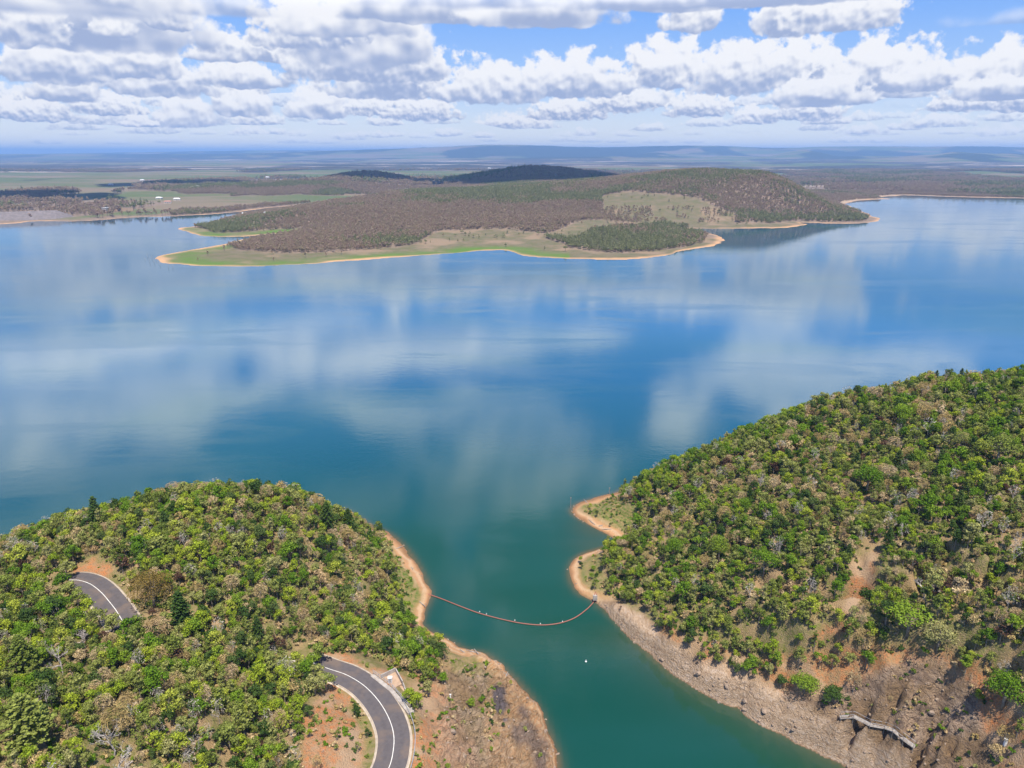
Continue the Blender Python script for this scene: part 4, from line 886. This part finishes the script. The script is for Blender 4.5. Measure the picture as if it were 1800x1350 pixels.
def far_wood(name, n, y0, y1, smin, smax, label, extra):
    X_, Y_ = sample(n, y0, y1); d_ = fgrid(fd, X_, Y_); z_ = fgrid(fz, X_, Y_); cl = fgrid(clear, X_, Y_); w2 = fgrid(wood2, X_, Y_); fi = fgrid(field, X_, Y_); dr_ = fgrid(dry, X_, Y_)
    px_, py_, _ = proj(X_, Y_, z_); k = extra(X_, Y_, d_, cl, w2, fi, dr_, px_, py_); k &= (z_ > .3)
    X_, Y_, z_, w2 = X_[k], Y_[k], z_[k], w2[k]; m = len(X_); s_ = rs.uniform(smin, smax, m)
    gp = fbm(X_ * .006, Y_ * .006, 3, 55) + .18 * (rs.uniform(size=m) - .5) + .3 * w2
    ix = np.where(gp > .60, rs.randint(4, 6, m), rs.randint(0, 4, m))
    print(name, m)
    return scatter(name, np.stack([X_, Y_, z_], 1), ix, rs.uniform(0, 6.28, m), np.stack([s_, s_, s_ * rs.uniform(.8, 1.15, m)], 1), FNG, label, 'woodland')
def k_pen(X, Y, d, cl, w2, fi, dr_, px, py):
    g = fbm(X * .02, Y * .02, 3, 45)
    dn = np.where((cl > .4) & (w2 < .4), np.where((py < 392) & (py > 366) & (px > 1060) & (px < 1300) & (g > .5), .35, .006), 1.0)
    return (d > 16) & (rs.uniform(size=len(X)) < dn) & ((w2 > .4) | (d > 22)) & (fi < .5) & (px > 300)
far_wood('peninsula_woodland', 330000, 800, 2400, .38, .72, 'brown grey eucalypt forest covering the peninsula across the lake', k_pen)
def k_back(X, Y, d, cl, w2, fi, dr_, px, py):
    g = fbm(X * .0022, Y * .0013, 3, 65)
    dn = np.where(px > 1450, .75, np.where((px > 350) & (px < 760) & (Y < 3100), .8, np.where(g > .5, .75, .06)))
    dn = np.where((px > 780) & (px < 1180) & (Y < 3500), .95, dn); pen = (px > 300) & (px < 1560) & (Y < 2400)
    return (d > 30) & (rs.uniform(size=len(X)) < dn) & (fi < .5) & (dr_ < .4) & ~pen
far_wood('mainland_woodland', 300000, 1350, 5200, .75, 1.35, 'bluish belts of trees on the plains behind the peninsula', k_back)

# single shrubs and trees scattered over the open grass of the peninsula
spots = [(800, 416), (812, 411), (818, 414), (826, 411), (740, 427), (748, 428), (757, 427), (790, 424), (805, 425), (815, 424), (768, 405), (832, 418), (873, 419), (854, 414), (885, 418), (892, 411), (912, 413), (920, 411), (946, 413), (870, 418), (977, 417), (988, 408), (1000, 411), (1006, 417), (1018, 412), (1022, 418), (1035, 411), (1036, 420), (972, 423), (984, 425),
         (998, 427), (1110, 349), (1128, 350), (1150, 345), (1092, 344), (1176, 355), (1098, 362), (1203, 350), (1065, 372), (1072, 378), (1040, 387), (1048, 380), (1122, 397), (1083, 392), (1068, 393), (1230, 391), (1262, 392), (1312, 396), (1276, 375), (1160, 372), (1190, 375), (1210, 384)]
def fwhere(px, py): return 'near the green foreshore' if px < 860 else 'beside the grey green wood at the point' if 960 < px < 1040 and py > 400 else 'on the dry hillside clearing' if py < 360 else 'on the dry lower peninsula slope' if py < 400 else 'in the middle of the peninsula grass'
spots.sort(); cnt = {}
for j, (px, py) in enumerate(spots):
    X_, Y_ = march(px, py, lambda a, c_: fgrid(fz, a, np.maximum(c_, 705)), 750, 3500)
    z0 = float(fgrid(fz, np.array([X_]), np.array([Y_]))[0]); e = empty('field_tree', (float(X_), float(Y_), z0), j * 1.3)
    wh = fwhere(px, py); cnt[wh] = cnt.get(wh, 0) + 1
    tag(e, '%s small dark tree from the left %s' % (ORD[min(cnt[wh], 18) - 1], wh), 'tree', 'small trees dotted over the open peninsula grass')
    cm, tm = FTR[4 + j % 2]; s_ = rs.uniform(.35, .62)
    for nm, me_ in (('trunk', tm), ('crown', cm)):
        c_ = link(nm, me_, e); c_.scale = (s_ * 1.15, s_ * 1.15, s_ * .85)

# ------------------------------------------------------------------ road
ASPH, b, out = new_mat('asphalt'); g = b.n('ShaderNodeNewGeometry').outputs['Position']; n1 = b.noise(g, 1.2, 5, .6); n2 = b.noise(g, 14, 3, .6); n3 = b.noise(g, .25, 3, .5)
ac = b.attr('across'); tr = b.m('MULTIPLY', b.mr(b.m('ABSOLUTE', b.m('SUBTRACT', b.m('ABSOLUTE', ac), .5)), .05, .22), .25)
c = b.mix(b.mr(n1, .35, .65), (.075, .066, .068), (.095, .083, .084)); c = b.mix(tr, c, (.12, .103, .10)); c = b.mix(b.mr(n3, .5, .68), c, (.14, .105, .085)); c = b.mix(b.m('MULTIPLY', n2, .25), c, (.17, .15, .15))
principled(b, out, c, .85, .2)
PAINT = simple('white_road_paint', (.74, .72, .66), (.60, .57, .52), 1.5, .6)
CONC = simple('kerb_concrete', (.50, .42, .33), (.38, .31, .24), .8, .85)
CONCG = simple('grey_concrete', (.42, .38, .34), (.30, .26, .23), .9, .85)
GALV = simple('galvanised_steel', (.55, .55, .56), (.42, .42, .43), 2, .45, .5, metal=.5)
def offset_line(cl, off):
    t = np.gradient(cl[:, :2], axis=0); t /= np.linalg.norm(t, axis=1, keepdims=True); nrm = np.stack([-t[:, 1], t[:, 0]], 1)
    return np.concatenate([cl[:, :2] + nrm * off, cl[:, 2:]], 1)
def strip(cl, offs, dz, name, mat, parent=None, across=False):
    cl = smooth_line(cl, 2); rows = [offset_line(cl, o) + np.array([0, 0, z]) for o, z in zip(offs, dz)]
    V = np.stack(rows, 1).reshape(-1, 3); k = len(offs); m = len(cl); idx = np.arange(m * k).reshape(m, k)
    q = np.stack([idx[:-1, :-1], idx[1:, :-1], idx[1:, 1:], idx[:-1, 1:]], -1).reshape(-1, 4)[:, ::-1]
    return link(name, mkmesh(name, V, q, [mat], None, False, {'across': np.tile(np.array(offs) / (ROADW / 2), m)} if across else None), parent)
for cl, lb in ((road_lo, 'curving two lane asphalt road at the bottom of the left headland'), (road_up, 'bend of asphalt road between trees on the upper left headland')):
    h = ROADW / 2
    rd = strip(cl, list(np.linspace(-h, h, 13)), [.05 + .06 * (1 - abs(o)) for o in np.linspace(-1, 1, 13)], 'road', ASPH, None, True); tag(rd, lb, 'road', kind='structure')
    strip(cl, [-.07, 0, .07], [.13, .134, .13], 'centre_line', PAINT, rd)
    for s in (-1, 1):
        pass
        a, c_ = (h, h + .55)
        offs = [s * a, s * (a + .02), s * (a + .15), s * (a + .18), s * (a + .5)]
        strip(cl, offs, [.0, .17, .17, .04, -.1], 'kerb', CONC, rd)

def guard_rail(cl, off, i0, i1, label):
    L_ = offset_line(smooth_line(cl, 2), off)[i0:i1]; e = empty('guard_rail', tuple(L_[0])); tag(e, label, 'guard rail'); o0 = L_[0]; L_ = L_ - o0
    m = MB(); m.tube(L_ + np.array([0, 0, .62]), .08, 6); m.build('rail', GALV, e)
    for p in L_[::5]:
        m = MB(); m.tube([p + np.array([0, 0, -.3]), p + np.array([0, 0, .7])], .06, 5); m.build('post', GALV, e)
guard_rail(road_lo, h + 1.05 if offset_line(road_lo, 1)[40][0] > road_lo[40][0] else -h - 1.05, 80, 144, 'galvanised guard rail along the outer side of the lower road bend')

# concrete lookout pad beside the lower road
e = empty('concrete_platform', tuple(PAD_C)); tag(e, 'concrete platform with walls and railing on the outside of the lower road bend', 'platform')
pc = lambda a, c_, z=16.9: (lambda p: np.array([float(p[0]) - PAD_C[0], float(p[1]) - PAD_C[1], z - PAD_C[2]]))(at(a, c_, z))
def slab(corners, th, name, mat, z=16.9):
    m = MB(); top = [pc(a, c_, z) for a, c_ in corners]; k = len(top); V = top + [t - np.array([0, 0, th]) for t in top]
    m.add(V, [tuple(range(k))] + [tuple(range(2 * k - 1, k - 1, -1))] + [(i, i + k, (i + 1) % k + k, (i + 1) % k) for i in range(k)]); return m.build(name, mat, e)
SANDC = simple('sandy_concrete', (.46, .32, .22), (.36, .25, .17), 1.2, .9)
slab([(651, 1188), (657, 1184), (690, 1210), (722, 1247), (716, 1252), (686, 1216)], .9, 'footway', CONCG, 17.05)
slab([(671, 1193), (695, 1181), (706, 1202), (691, 1210), (683, 1204)], 2.2, 'deck', SANDC, 16.7)
slab([(692, 1211), (708, 1204), (713, 1221), (704, 1225)], 2.6, 'lower_deck', SANDC, 16.2)
slab([(713, 1249), (724, 1243), (728, 1250), (717, 1254)], 1.2, 'end_block', CONCG, 17.0)
def pwall(P0, P1, hgt, z, name='parapet', th=.22):
    a = pc(*P0, z); c_ = pc(*P1, z); m = MB(); d_ = c_ - a; L_ = np.linalg.norm(d_[:2]); m.box((a + c_) / 2 + np.array([0, 0, hgt / 2 - .2]), (L_, th, hgt + .4), math.atan2(d_[1], d_[0])); m.build(name, CONCG, e)
pwall((670, 1192), (695, 1180), .9, 16.7); pwall((696, 1181), (708, 1203), .9, 16.7); pwall((709, 1205), (714, 1221), .8, 16.2)
for a0, a1 in (((656, 1184), (690, 1210)), ((691, 1211), (721, 1246))):
    p0 = pc(*a0, 17.05); p1 = pc(*a1, 17.05); m = MB()
    for zz_ in (.55, 1.05): m.tube([p0 + [0, 0, zz_], p1 + [0, 0, zz_]], .045, 5)
    for t in np.linspace(0, 1, 8): m.tube([p0 + (p1 - p0) * t, p0 + (p1 - p0) * t + [0, 0, 1.08]], .045, 5)
    m.build('railing', GALV, e)
WHITEP = simple('white_paint', (.8, .8, .78), (.68, .67, .64), 2, .5)
def on_px(px, py, z): X_, Y_ = at(px, py, z); return (float(X_), float(Y_), z)
cb = empty('control_cabinet', on_px(686, 1199, 16.72)); tag(cb, 'white cabinet standing on the concrete platform', 'cabinet')
m = MB(); m.box((0, 0, .6), (.8, .6, 1.2)); m.build('housing', WHITEP, cb); m = MB(); m.box((0, 0, 1.26), (.95, .75, .1)); m.build('lid', WHITEP, cb); m = MB(); m.box((0, -.31, .6), (.6, .03, .9)); m.build('door', GALV, cb)
X_, Y_ = at(792, 1231, 9); z_ = float(zat(X_, Y_)); mk = empty('marker_post', (float(X_), float(Y_), z_)); tag(mk, 'small white marker post on the bare bank right of the road', 'marker')
m = MB(); m.box((0, 0, .3), (.3, .22, 1.1), taper=.85); m.build('post', WHITEP, mk); m = MB(); m.box((0, 0, .89), (.38, .3, .08)); m.build('cap', WHITEP, mk)
X_, Y_ = at(1768, 1303, 20); z_ = float(zat(X_, Y_)); mk = empty('marker_post', (float(X_), float(Y_), z_)); tag(mk, 'white marker post on the slope near the bottom right corner', 'marker')
m = MB(); m.box((0, 0, .7), (.5, .35, 1.6), taper=.85); m.build('post', WHITEP, mk); m = MB(); m.box((0, 0, 1.56), (.6, .45, .1)); m.build('cap', WHITEP, mk)

# ------------------------------------------------------------------ floating boom across the channel
RED = simple('faded_red_float', (.34, .11, .08), (.28, .13, .10), 1, .55); CABLE = simple('boom_cable', (.45, .16, .13), (.3, .12, .1), 1, .7)
bl = smooth_line([(float(x_), float(y_), .12) for x_, y_ in [at(a, c_, 0) for a, c_ in ((752, 1045), (775, 1053), (805, 1065), (840, 1078), (880, 1089), (920, 1097), (955, 1099.5), (985, 1096), (1010, 1087), (1030, 1073), (1041, 1062), (1045, 1056))]], 12)
seg = np.linalg.norm(np.diff(bl, axis=0), axis=1); cum = np.concatenate([[0], np.cumsum(seg)]); NFL = 96
fp = lambda s: np.array([np.interp(s, cum, bl[:, k]) for k in range(3)])
e = empty('floating_boom', tuple(bl[0])); tag(e, 'line of red floats curving across the channel between the headlands', 'floating boom')
m = MB(); m.tube(bl - bl[0], .04, 5); m.build('cable', CABLE, e)
m = MB(); m.tube([(-.46, 0, 0), (-.4, 0, 0), (.4, 0, 0), (.46, 0, 0)], [.08, .14, .14, .08], 9); fme = m.mesh('float', [RED], True)
for i in range(NFL):
    s = (i + .5) / NFL * cum[-1]; p = fp(s); t = fp(s + .2) - fp(s - .2); f_o = link('float', fme, e); f_o.location = tuple(p - bl[0] + [0, 0, .06]); f_o.rotation_euler = (0, 0, math.atan2(t[1], t[0]))
def buoy(p, s, label, group=None):
    e = empty('marker_buoy', p); e.scale = (s, s, s); tag(e, label, 'buoy', group)
    m = MB(); m.tube([(0, 0, -.2), (0, 0, 0), (0, 0, .25), (0, 0, .42)], [.3, .5, .45, .15], 10); m.build('hull', WHITEP, e, True)
    m = MB(); m.tube([(0, 0, .4), (0, 0, 1.0)], [.16, .10], 8); m.tube([(0, 0, 1.0), (0, 0, 1.15)], [.2, .05], 8); m.build('topmark', WHITEP, e, True)
for a, c_, w_ in ((843, 1077, 'first from the left shore'), (855, 1081, 'second from the left shore'), (905, 1092, 'left of the lowest point'), (950, 1098, 'at the lowest point'), (989, 1094, 'nearest the right shore')):
    x_, y_ = at(a, c_, 0); buoy((float(x_), float(y_) + .4, 0), .3, 'small white buoy on the red float line, ' + w_, 'white buoys along the float line')
x_, y_ = at(1030, 1163, 0); buoy((float(x_), float(y_), 0), .55, 'white buoy floating alone in the channel below the float line')
WOOD = simple('weathered_timber', (.34, .31, .28), (.22, .19, .17), 2)
an = empty('boom_anchor', on_px(1046, 1053, 1.2)); tag(an, 'red and dark anchor frame of the float line on the right shore', 'anchor')
m = MB(); m.box((0, 0, .5), (1.2, .7, 1.6)); m.build('block', CONCG, an); m = MB(); m.tube([(-.3, 0, 1.3), (.1, .8, 1.9), (.5, 0, 1.3)], .12, 6); m.build('frame', RED, an)
for a, c_, hgt, w_ in ((1003, 893, 4.5, 'off the tip of the sandy point'), (1071, 869, 3.0, 'on the far shore of the sandy point')):
    x_, y_ = at(a, c_, 0); m = MB(); m.tube([(0, 0, -1.5), (0, 0, hgt)], [.11, .07], 6); m.box((0, 0, hgt - .3), (.5, .06, .35)); o = m.build('depth_pole', WOOD); o.location = (float(x_), float(y_), 0); tag(o, 'thin grey pole standing ' + w_, 'pole')

# ------------------------------------------------------------------ old walkway on the right bank
e = empty('walkway', (0, 0, 0)); wp = []
for a, c_ in ((1478, 1259), (1500, 1264), (1530, 1272), (1555, 1281), (1572, 1286), (1590, 1298), (1607, 1311)):
    X_, Y_ = march(a, c_, zat, 60, 400, off=.9)
    wp.append((float(X_), float(Y_), float(zat(X_, Y_)) + .6))
wp = np.array(wp); wp[:, 2] = np.linspace(wp[:, 2].mean() - .6, wp[:, 2].mean() + .6, len(wp)) if np.ptp(wp[:, 2]) > 4 else wp[:, 2]; o0 = wp[0].copy(); e.location = tuple(o0); wl = wp - o0
tag(e, 'weathered grey timber walkway lying along the rocky right bank', 'walkway')
for nm, off, w_ in (('deck', 0, 1.0),):
    t = np.gradient(wl, axis=0); nr = np.stack([-t[:, 1], t[:, 0]], 1); nr /= np.linalg.norm(nr, axis=1, keepdims=True)
    m = MB()
    ss = np.linspace(0, len(wl) - 1, 60)
    for s in ss:
        p = np.array([np.interp(s, range(len(wl)), wl[:, k]) for k in range(3)]); tt = np.array([np.interp(s, range(len(wl)), t[:, k]) for k in range(3)]); m.box(p, (.34, 1.15, .08), math.atan2(tt[1], tt[0]))
    m.build('deck', WOOD, e)
    for s in (-.55, .55):
        m = MB(); q = wl.copy(); q[:, :2] += nr * s; m.tube(q + [0, 0, .9], .035, 5); m.build('handrail', GALV, e)
        for p in q: m = MB(); m.tube([p - [0, 0, 1.6], p + [0, 0, .9]], .045, 5); m.build('post', WOOD, e)

# ------------------------------------------------------------------ far shore: dam, tower, houses, drowned trees
def far_point(px, py):
    X_, Y_ = march(px, py, lambda a, c_: fgrid(fz, a, np.maximum(c_, 705)), 750, 12000, 6000)
    return float(X_), float(Y_), max(float(fgrid(fz, np.array([X_]), np.array([Y_]))[0]), 0)
DAMM = simple('dam_rockfill', (.20, .17, .165), (.14, .12, .115), .2)
x0, y0 = at(-260, 398, 0); x1, y1 = at(100, 385, 0); m = MB(); a = np.array([float(x0), float(y0)]); c_ = np.array([float(x1), float(y1)]); t = (c_ - a) / np.linalg.norm(c_ - a); nr = np.array([-t[1], t[0]])
prof = [(-8, -2), (-6, 0), (22, 15), (30, 15), (60, -1)]; V = [(*(q + nr * o), z) for q in (a, c_, c_ + t * 30) for o, z in ([(o, z if q is not None else z) for o, z in prof])]
V = np.array(V); V[10:, 2] = np.minimum(V[10:, 2], 1) ; k = 5; Fc = [(i * k + j, (i + 1) * k + j, (i + 1) * k + j + 1, i * k + j + 1) for i in range(2) for j in range(4)] + [tuple(range(5))[::-1], (10, 11, 12, 13, 14)]
m.add(V, Fc); o = m.build('dam_wall', DAMM); tag(o, 'long grey rockfill dam wall at the left end of the far shore', 'dam')
e = empty('intake_tower', far_point(186, 374)); tag(e, 'grey concrete intake tower on the far left shore', 'tower')
m = MB(); m.box((0, 0, 8), (9, 8, 4)); m.build('gate_house', CONCG, e); m = MB(); m.box((0, 0, 10.3), (10.4, 9.4, .6)); m.build('roof', WHITEP, e)
for sx in (-3.6, 3.6): m = MB(); m.box((sx, 0, 2), (1.4, 6, 8)); m.build('pier', CONCG, e)
p_ = far_point(213, 371); e = empty('retaining_wall', p_); tag(e, 'pale pink concrete retaining wall beside the intake tower', 'wall')
m = MB(); m.box((0, 0, 3.5), (52, 2.5, 9), .1); m.build('face', SANDC, e); m = MB(); m.box((0, 0, 8.2), (53, 3.2, .5), .1); m.build('coping', CONCG, e)
ROOFS = [simple('white_roof', (.75, .75, .74), (.62, .62, .62), .5, .5), simple('rusty_roof', (.42, .22, .16), (.32, .18, .14), .5), simple('grey_roof', (.5, .52, .55), (.4, .42, .45), .5)]
WALL = simple('house_wall', (.60, .55, .48), (.5, .46, .4), .5); GLASS = simple('dark_window', (.04, .05, .06), (.06, .07, .08), 1, .2, .6)
HS = [(280, 350, 0, 'on the grassy far shore, left of its pair'), (311, 352, 0, 'on the grassy far shore, right of its pair'), (295, 357, 1, 'among dark trees just behind the far shore'), (338, 331, 0, 'on the plain, left of a row of roofs'), (326, 332, 2, 'on the plain behind a dark tree belt'), (347, 330, 0, 'on the plain, right of a row of roofs'), (195, 326, 0, 'beside the pale field on the left plain'), (108, 335, 1, 'near the left edge of the plain'),
      (430, 379, 0, 'among trees on the peninsula\'s left end'), (470, 378, 2, 'among trees on the peninsula, right of the white one'), (250, 318, 0, 'far out on the left plain'), (470, 313, 0, 'beyond the purple ridge'), (500, 312, 2, 'beyond the purple ridge on its right'), (860, 297, 0, 'left of the shadowed hill'), (1325, 301, 0, 'behind the right shoulder of the high hill'), (1345, 302, 0, 'right of the roof behind the high hill'), (1440, 325, 2, 'in the woods beyond the right arm of the lake'), (1640, 309, 0, 'on the pale strip at the far right')]
for px, py, ri, w_ in HS:
    p_ = far_point(px, py); s = 1 + .35 * (p_[1] / 2500 - 1) if p_[1] > 2500 else 1; e = empty('farm_house', p_, random.Random(px).uniform(-.4, .4)); e.scale = (s, s, s)
    tag(e, '%s farm house %s' % (['white roofed', 'rusty roofed', 'grey roofed'][ri], w_), 'house')
    m = MB(); m.box((0, 0, 1.6), (16, 9, 4)); m.build('wall', WALL, e)
    m = MB(); m.add([(-8.6, -5.2, 3.6), (8.6, -5.2, 3.6), (8.6, 5.2, 3.6), (-8.6, 5.2, 3.6), (-6, 0, 6.2), (6, 0, 6.2)], [(0, 1, 5, 4), (1, 2, 5), (2, 3, 4, 5), (3, 0, 4), (3, 2, 1, 0)]); m.build('roof', ROOFS[ri], e)
    if p_[1] < 3000:
        m = MB(); m.box((-4, -4.52, 2), (2, .1, 1.4)); m.build('window', GLASS, e); m = MB(); m.box((4, -4.52, 2), (2, .1, 1.4)); m.build('window', GLASS, e); m = MB(); m.box((0, -4.52, 1.3), (1.2, .1, 2.4)); m.build('door', GLASS, e)
for j, (px, py) in enumerate(((255, 457), (259, 452), (263, 460), (267, 455), (271, 461), (275, 458), (281, 466), (296, 470), (304, 471))):
    x_, y_ = at(px, py, 0); m = MB(); hh_ = 3.5 + (j * 37 % 5) * .6; m.tube([(0, 0, -1), (.1, 0, hh_)], [.22, .08], 5); m.tube([(.04, 0, hh_ * .55), (.9, .2, hh_ * .8)], [.1, .05], 4); o = m.build('drowned_tree', WOOD); o.location = (float(x_), float(y_), 0)
    tag(o, 'thin drowned trunk off the left peninsula tip, %s from the far left' % ORD[j], 'dead tree', 'drowned tree trunks off the peninsula tip')
# stumps and driftwood lying on the near beaches
rs = np.random.RandomState(303); logs = []
for j in range(14):
    for _ in range(400):
        x_, y_ = rs.uniform(-60, 75), rs.uniform(120, 245); d__, l__ = dat(x_, y_); px_, py_, _q = proj(x_, y_, 0)
        if .8 < float(d__) < 2.6 and py_ < 1330 and 600 < px_ < 1090: break
    logs.append((not bool(l__), float(py_), x_, y_))
logs.sort(); cnt = {}
for rgt, py_, x_, y_ in logs:
    cnt[rgt] = cnt.get(rgt, 0) + 1
    m = MB(); L__ = rs.uniform(.9, 2.4); m.tube([(-L__, 0, .1), (0, .12, .16), (L__, -.1, .1)], [.11, .14, .05], 6); m.tube([(0, .1, .15), (.5, .6, .5)], [.07, .03], 5)
    o = m.build('driftwood', WOOD); o.location = (x_, y_, float(zat(x_, y_))); o.rotation_euler = (0, 0, rs.uniform(0, 6.28)); tag(o, '%s grey driftwood log from the far end of the %s' % (ORD[cnt[rgt] - 1], 'right sandy point' if rgt else 'left headland shore'), 'driftwood', 'driftwood logs along the near beaches')
# boulders strewn over the rocky bank and the far beach line
rs = np.random.RandomState(99)
BOULD = simple('bank_boulder', (.34, .25, .18), (.17, .13, .10), 1.5, .9)
def blob(rs, n=2):
    import bmesh
    bm = bmesh.new(); bmesh.ops.create_icosphere(bm, subdivisions=n, radius=1); V = np.array([v.co[:] for v in bm.verts]); Fc = [tuple(v.index for v in f.verts) for f in bm.faces]; bm.free()
    return V, Fc
BV, BF = blob(rs); BCOL = bpy.data.collections.new('boulder_shapes')
for i in range(4):
    V = BV * (1 + (rs.uniform(size=(len(BV), 1)) - .5) * .45) * np.array([1, .75, .55]); BCOL.objects.link(bpy.data.objects.new('boulder_shape.%03d' % i, mkmesh('boulder', V, BF, [BOULD])))
ux = rs.uniform(-60, 150, 60000); uy = rs.uniform(80, 250, 60000); ud, ul = dat(ux, uy); uz = zat(ux, uy); upx, upy, _ = proj(ux, uy, uz)
inr = sdist(upx, upy, ROCK_R) > 0
k = (((inr & ~ul) & (rs.uniform(size=len(ux)) < .10)) | ((ud < 1.2) & (rs.uniform(size=len(ux)) < .12)) | (ul & (upx > 780) & (upy > 1160) & (rs.uniform(size=len(ux)) < .09))) & (ud > -.3)
ku = k.sum(); s_ = rs.uniform(.12, .42, ku) * np.where(rs.uniform(size=ku) < .06, 2.0, 1)
scatter('bank_rocks', np.stack([ux[k], uy[k], uz[k]], 1), rs.randint(0, 4, ku), rs.uniform(0, 6.28, ku), np.stack([s_, s_, s_], 1), scatter_group('scatter_rocks', BCOL), 'loose brown rocks and rubble strewn over the steep banks', 'rocks')

# ------------------------------------------------------------------ real clouds whose shade falls on the far hills
CLM, b, out = new_mat('cloud'); d = b.n('ShaderNodeBsdfDiffuse'); d.inputs[0].default_value = (.92, .93, .95, 1); t = b.n('ShaderNodeBsdfTranslucent'); t.inputs[0].default_value = (.9, .92, .95, 1)
mx = b.n('ShaderNodeMixShader'); mx.inputs[0].default_value = .35; b.L.new(d.outputs[0], mx.inputs[1]); b.L.new(t.outputs[0], mx.inputs[2]); b.L.new(mx.outputs[0], out.inputs[0])
def cloud(X_, Y_, sx, sy, seed, label):
    r_ = np.random.RandomState(seed); zc = 1250.; k = zc / SUND[2]; c0 = np.array([X_, Y_, 0]) + SUND * k; m = MB(); V0, F0 = blob(r_, 4) if False else blob(r_, 3)
    for i in range(70):
        a = r_.uniform(0, 6.28); q = math.sqrt(r_.uniform(0, 1)); ctr = np.array([sx * q * math.cos(a), sy * q * math.sin(a), r_.uniform(0, 40)]); rr = min(sx, sy) * r_.uniform(.25, .42) * (1.15 - .5 * q)
        V = V0 * rr; nz_ = fbm(V[:, 0] * 3 / rr + i * 9, V[:, 1] * 3 / rr + V[:, 2] * 2 / rr, 3, seed + i) - .5; V = V * (1 + .5 * nz_[:, None]); V[:, 2] = np.where(V[:, 2] < 0, V[:, 2] * .25, V[:, 2] * .7); m.add(V + ctr, F0)
    o = m.build('cloud', CLM, None, True); o.location = tuple(c0); tag(o, label, 'cloud', 'clouds above the frame'); return o
cloud(hillpx(970, 2600), 2680, 470, 360, 1, 'cloud whose shade darkens the hill behind the peninsula')
cloud(hillpx(640, 2700), 2760, 190, 190, 2, 'smaller cloud whose shade darkens the low hill left of centre')
cloud(hillpx(40, 2000), 2050, 260, 170, 3, 'cloud whose shade darkens the green plain at the far left')
cloud(hillpx(380, 2900), 2850, 420, 170, 4, 'cloud whose shade darkens the tree belt on the left plain')

# ------------------------------------------------------------------ haze
HZ = bpy.data.materials.new('haze'); HZ.use_nodes = True; HZ.node_tree.nodes.clear(); b = NB(HZ.node_tree); out = b.n('ShaderNodeOutputMaterial')
pv = b.n('ShaderNodeVolumePrincipled'); pv.inputs['Color'].default_value = (.33, .58, 1.0, 1); pv.inputs['Density'].default_value = 1 / 12500.; pv.inputs['Anisotropy'].default_value = 0.0
b.L.new(pv.outputs[0], out.inputs['Volume'])
ZT = float(fz.max()) + 8; m = MB(); m.box((0, 17500, ZT / 2 - 2.5), (79000, 44000, ZT + 5)); hz = m.build('haze', HZ); tag(hz, 'pale blue haze over the lake and plains', 'haze', kind='stuff')
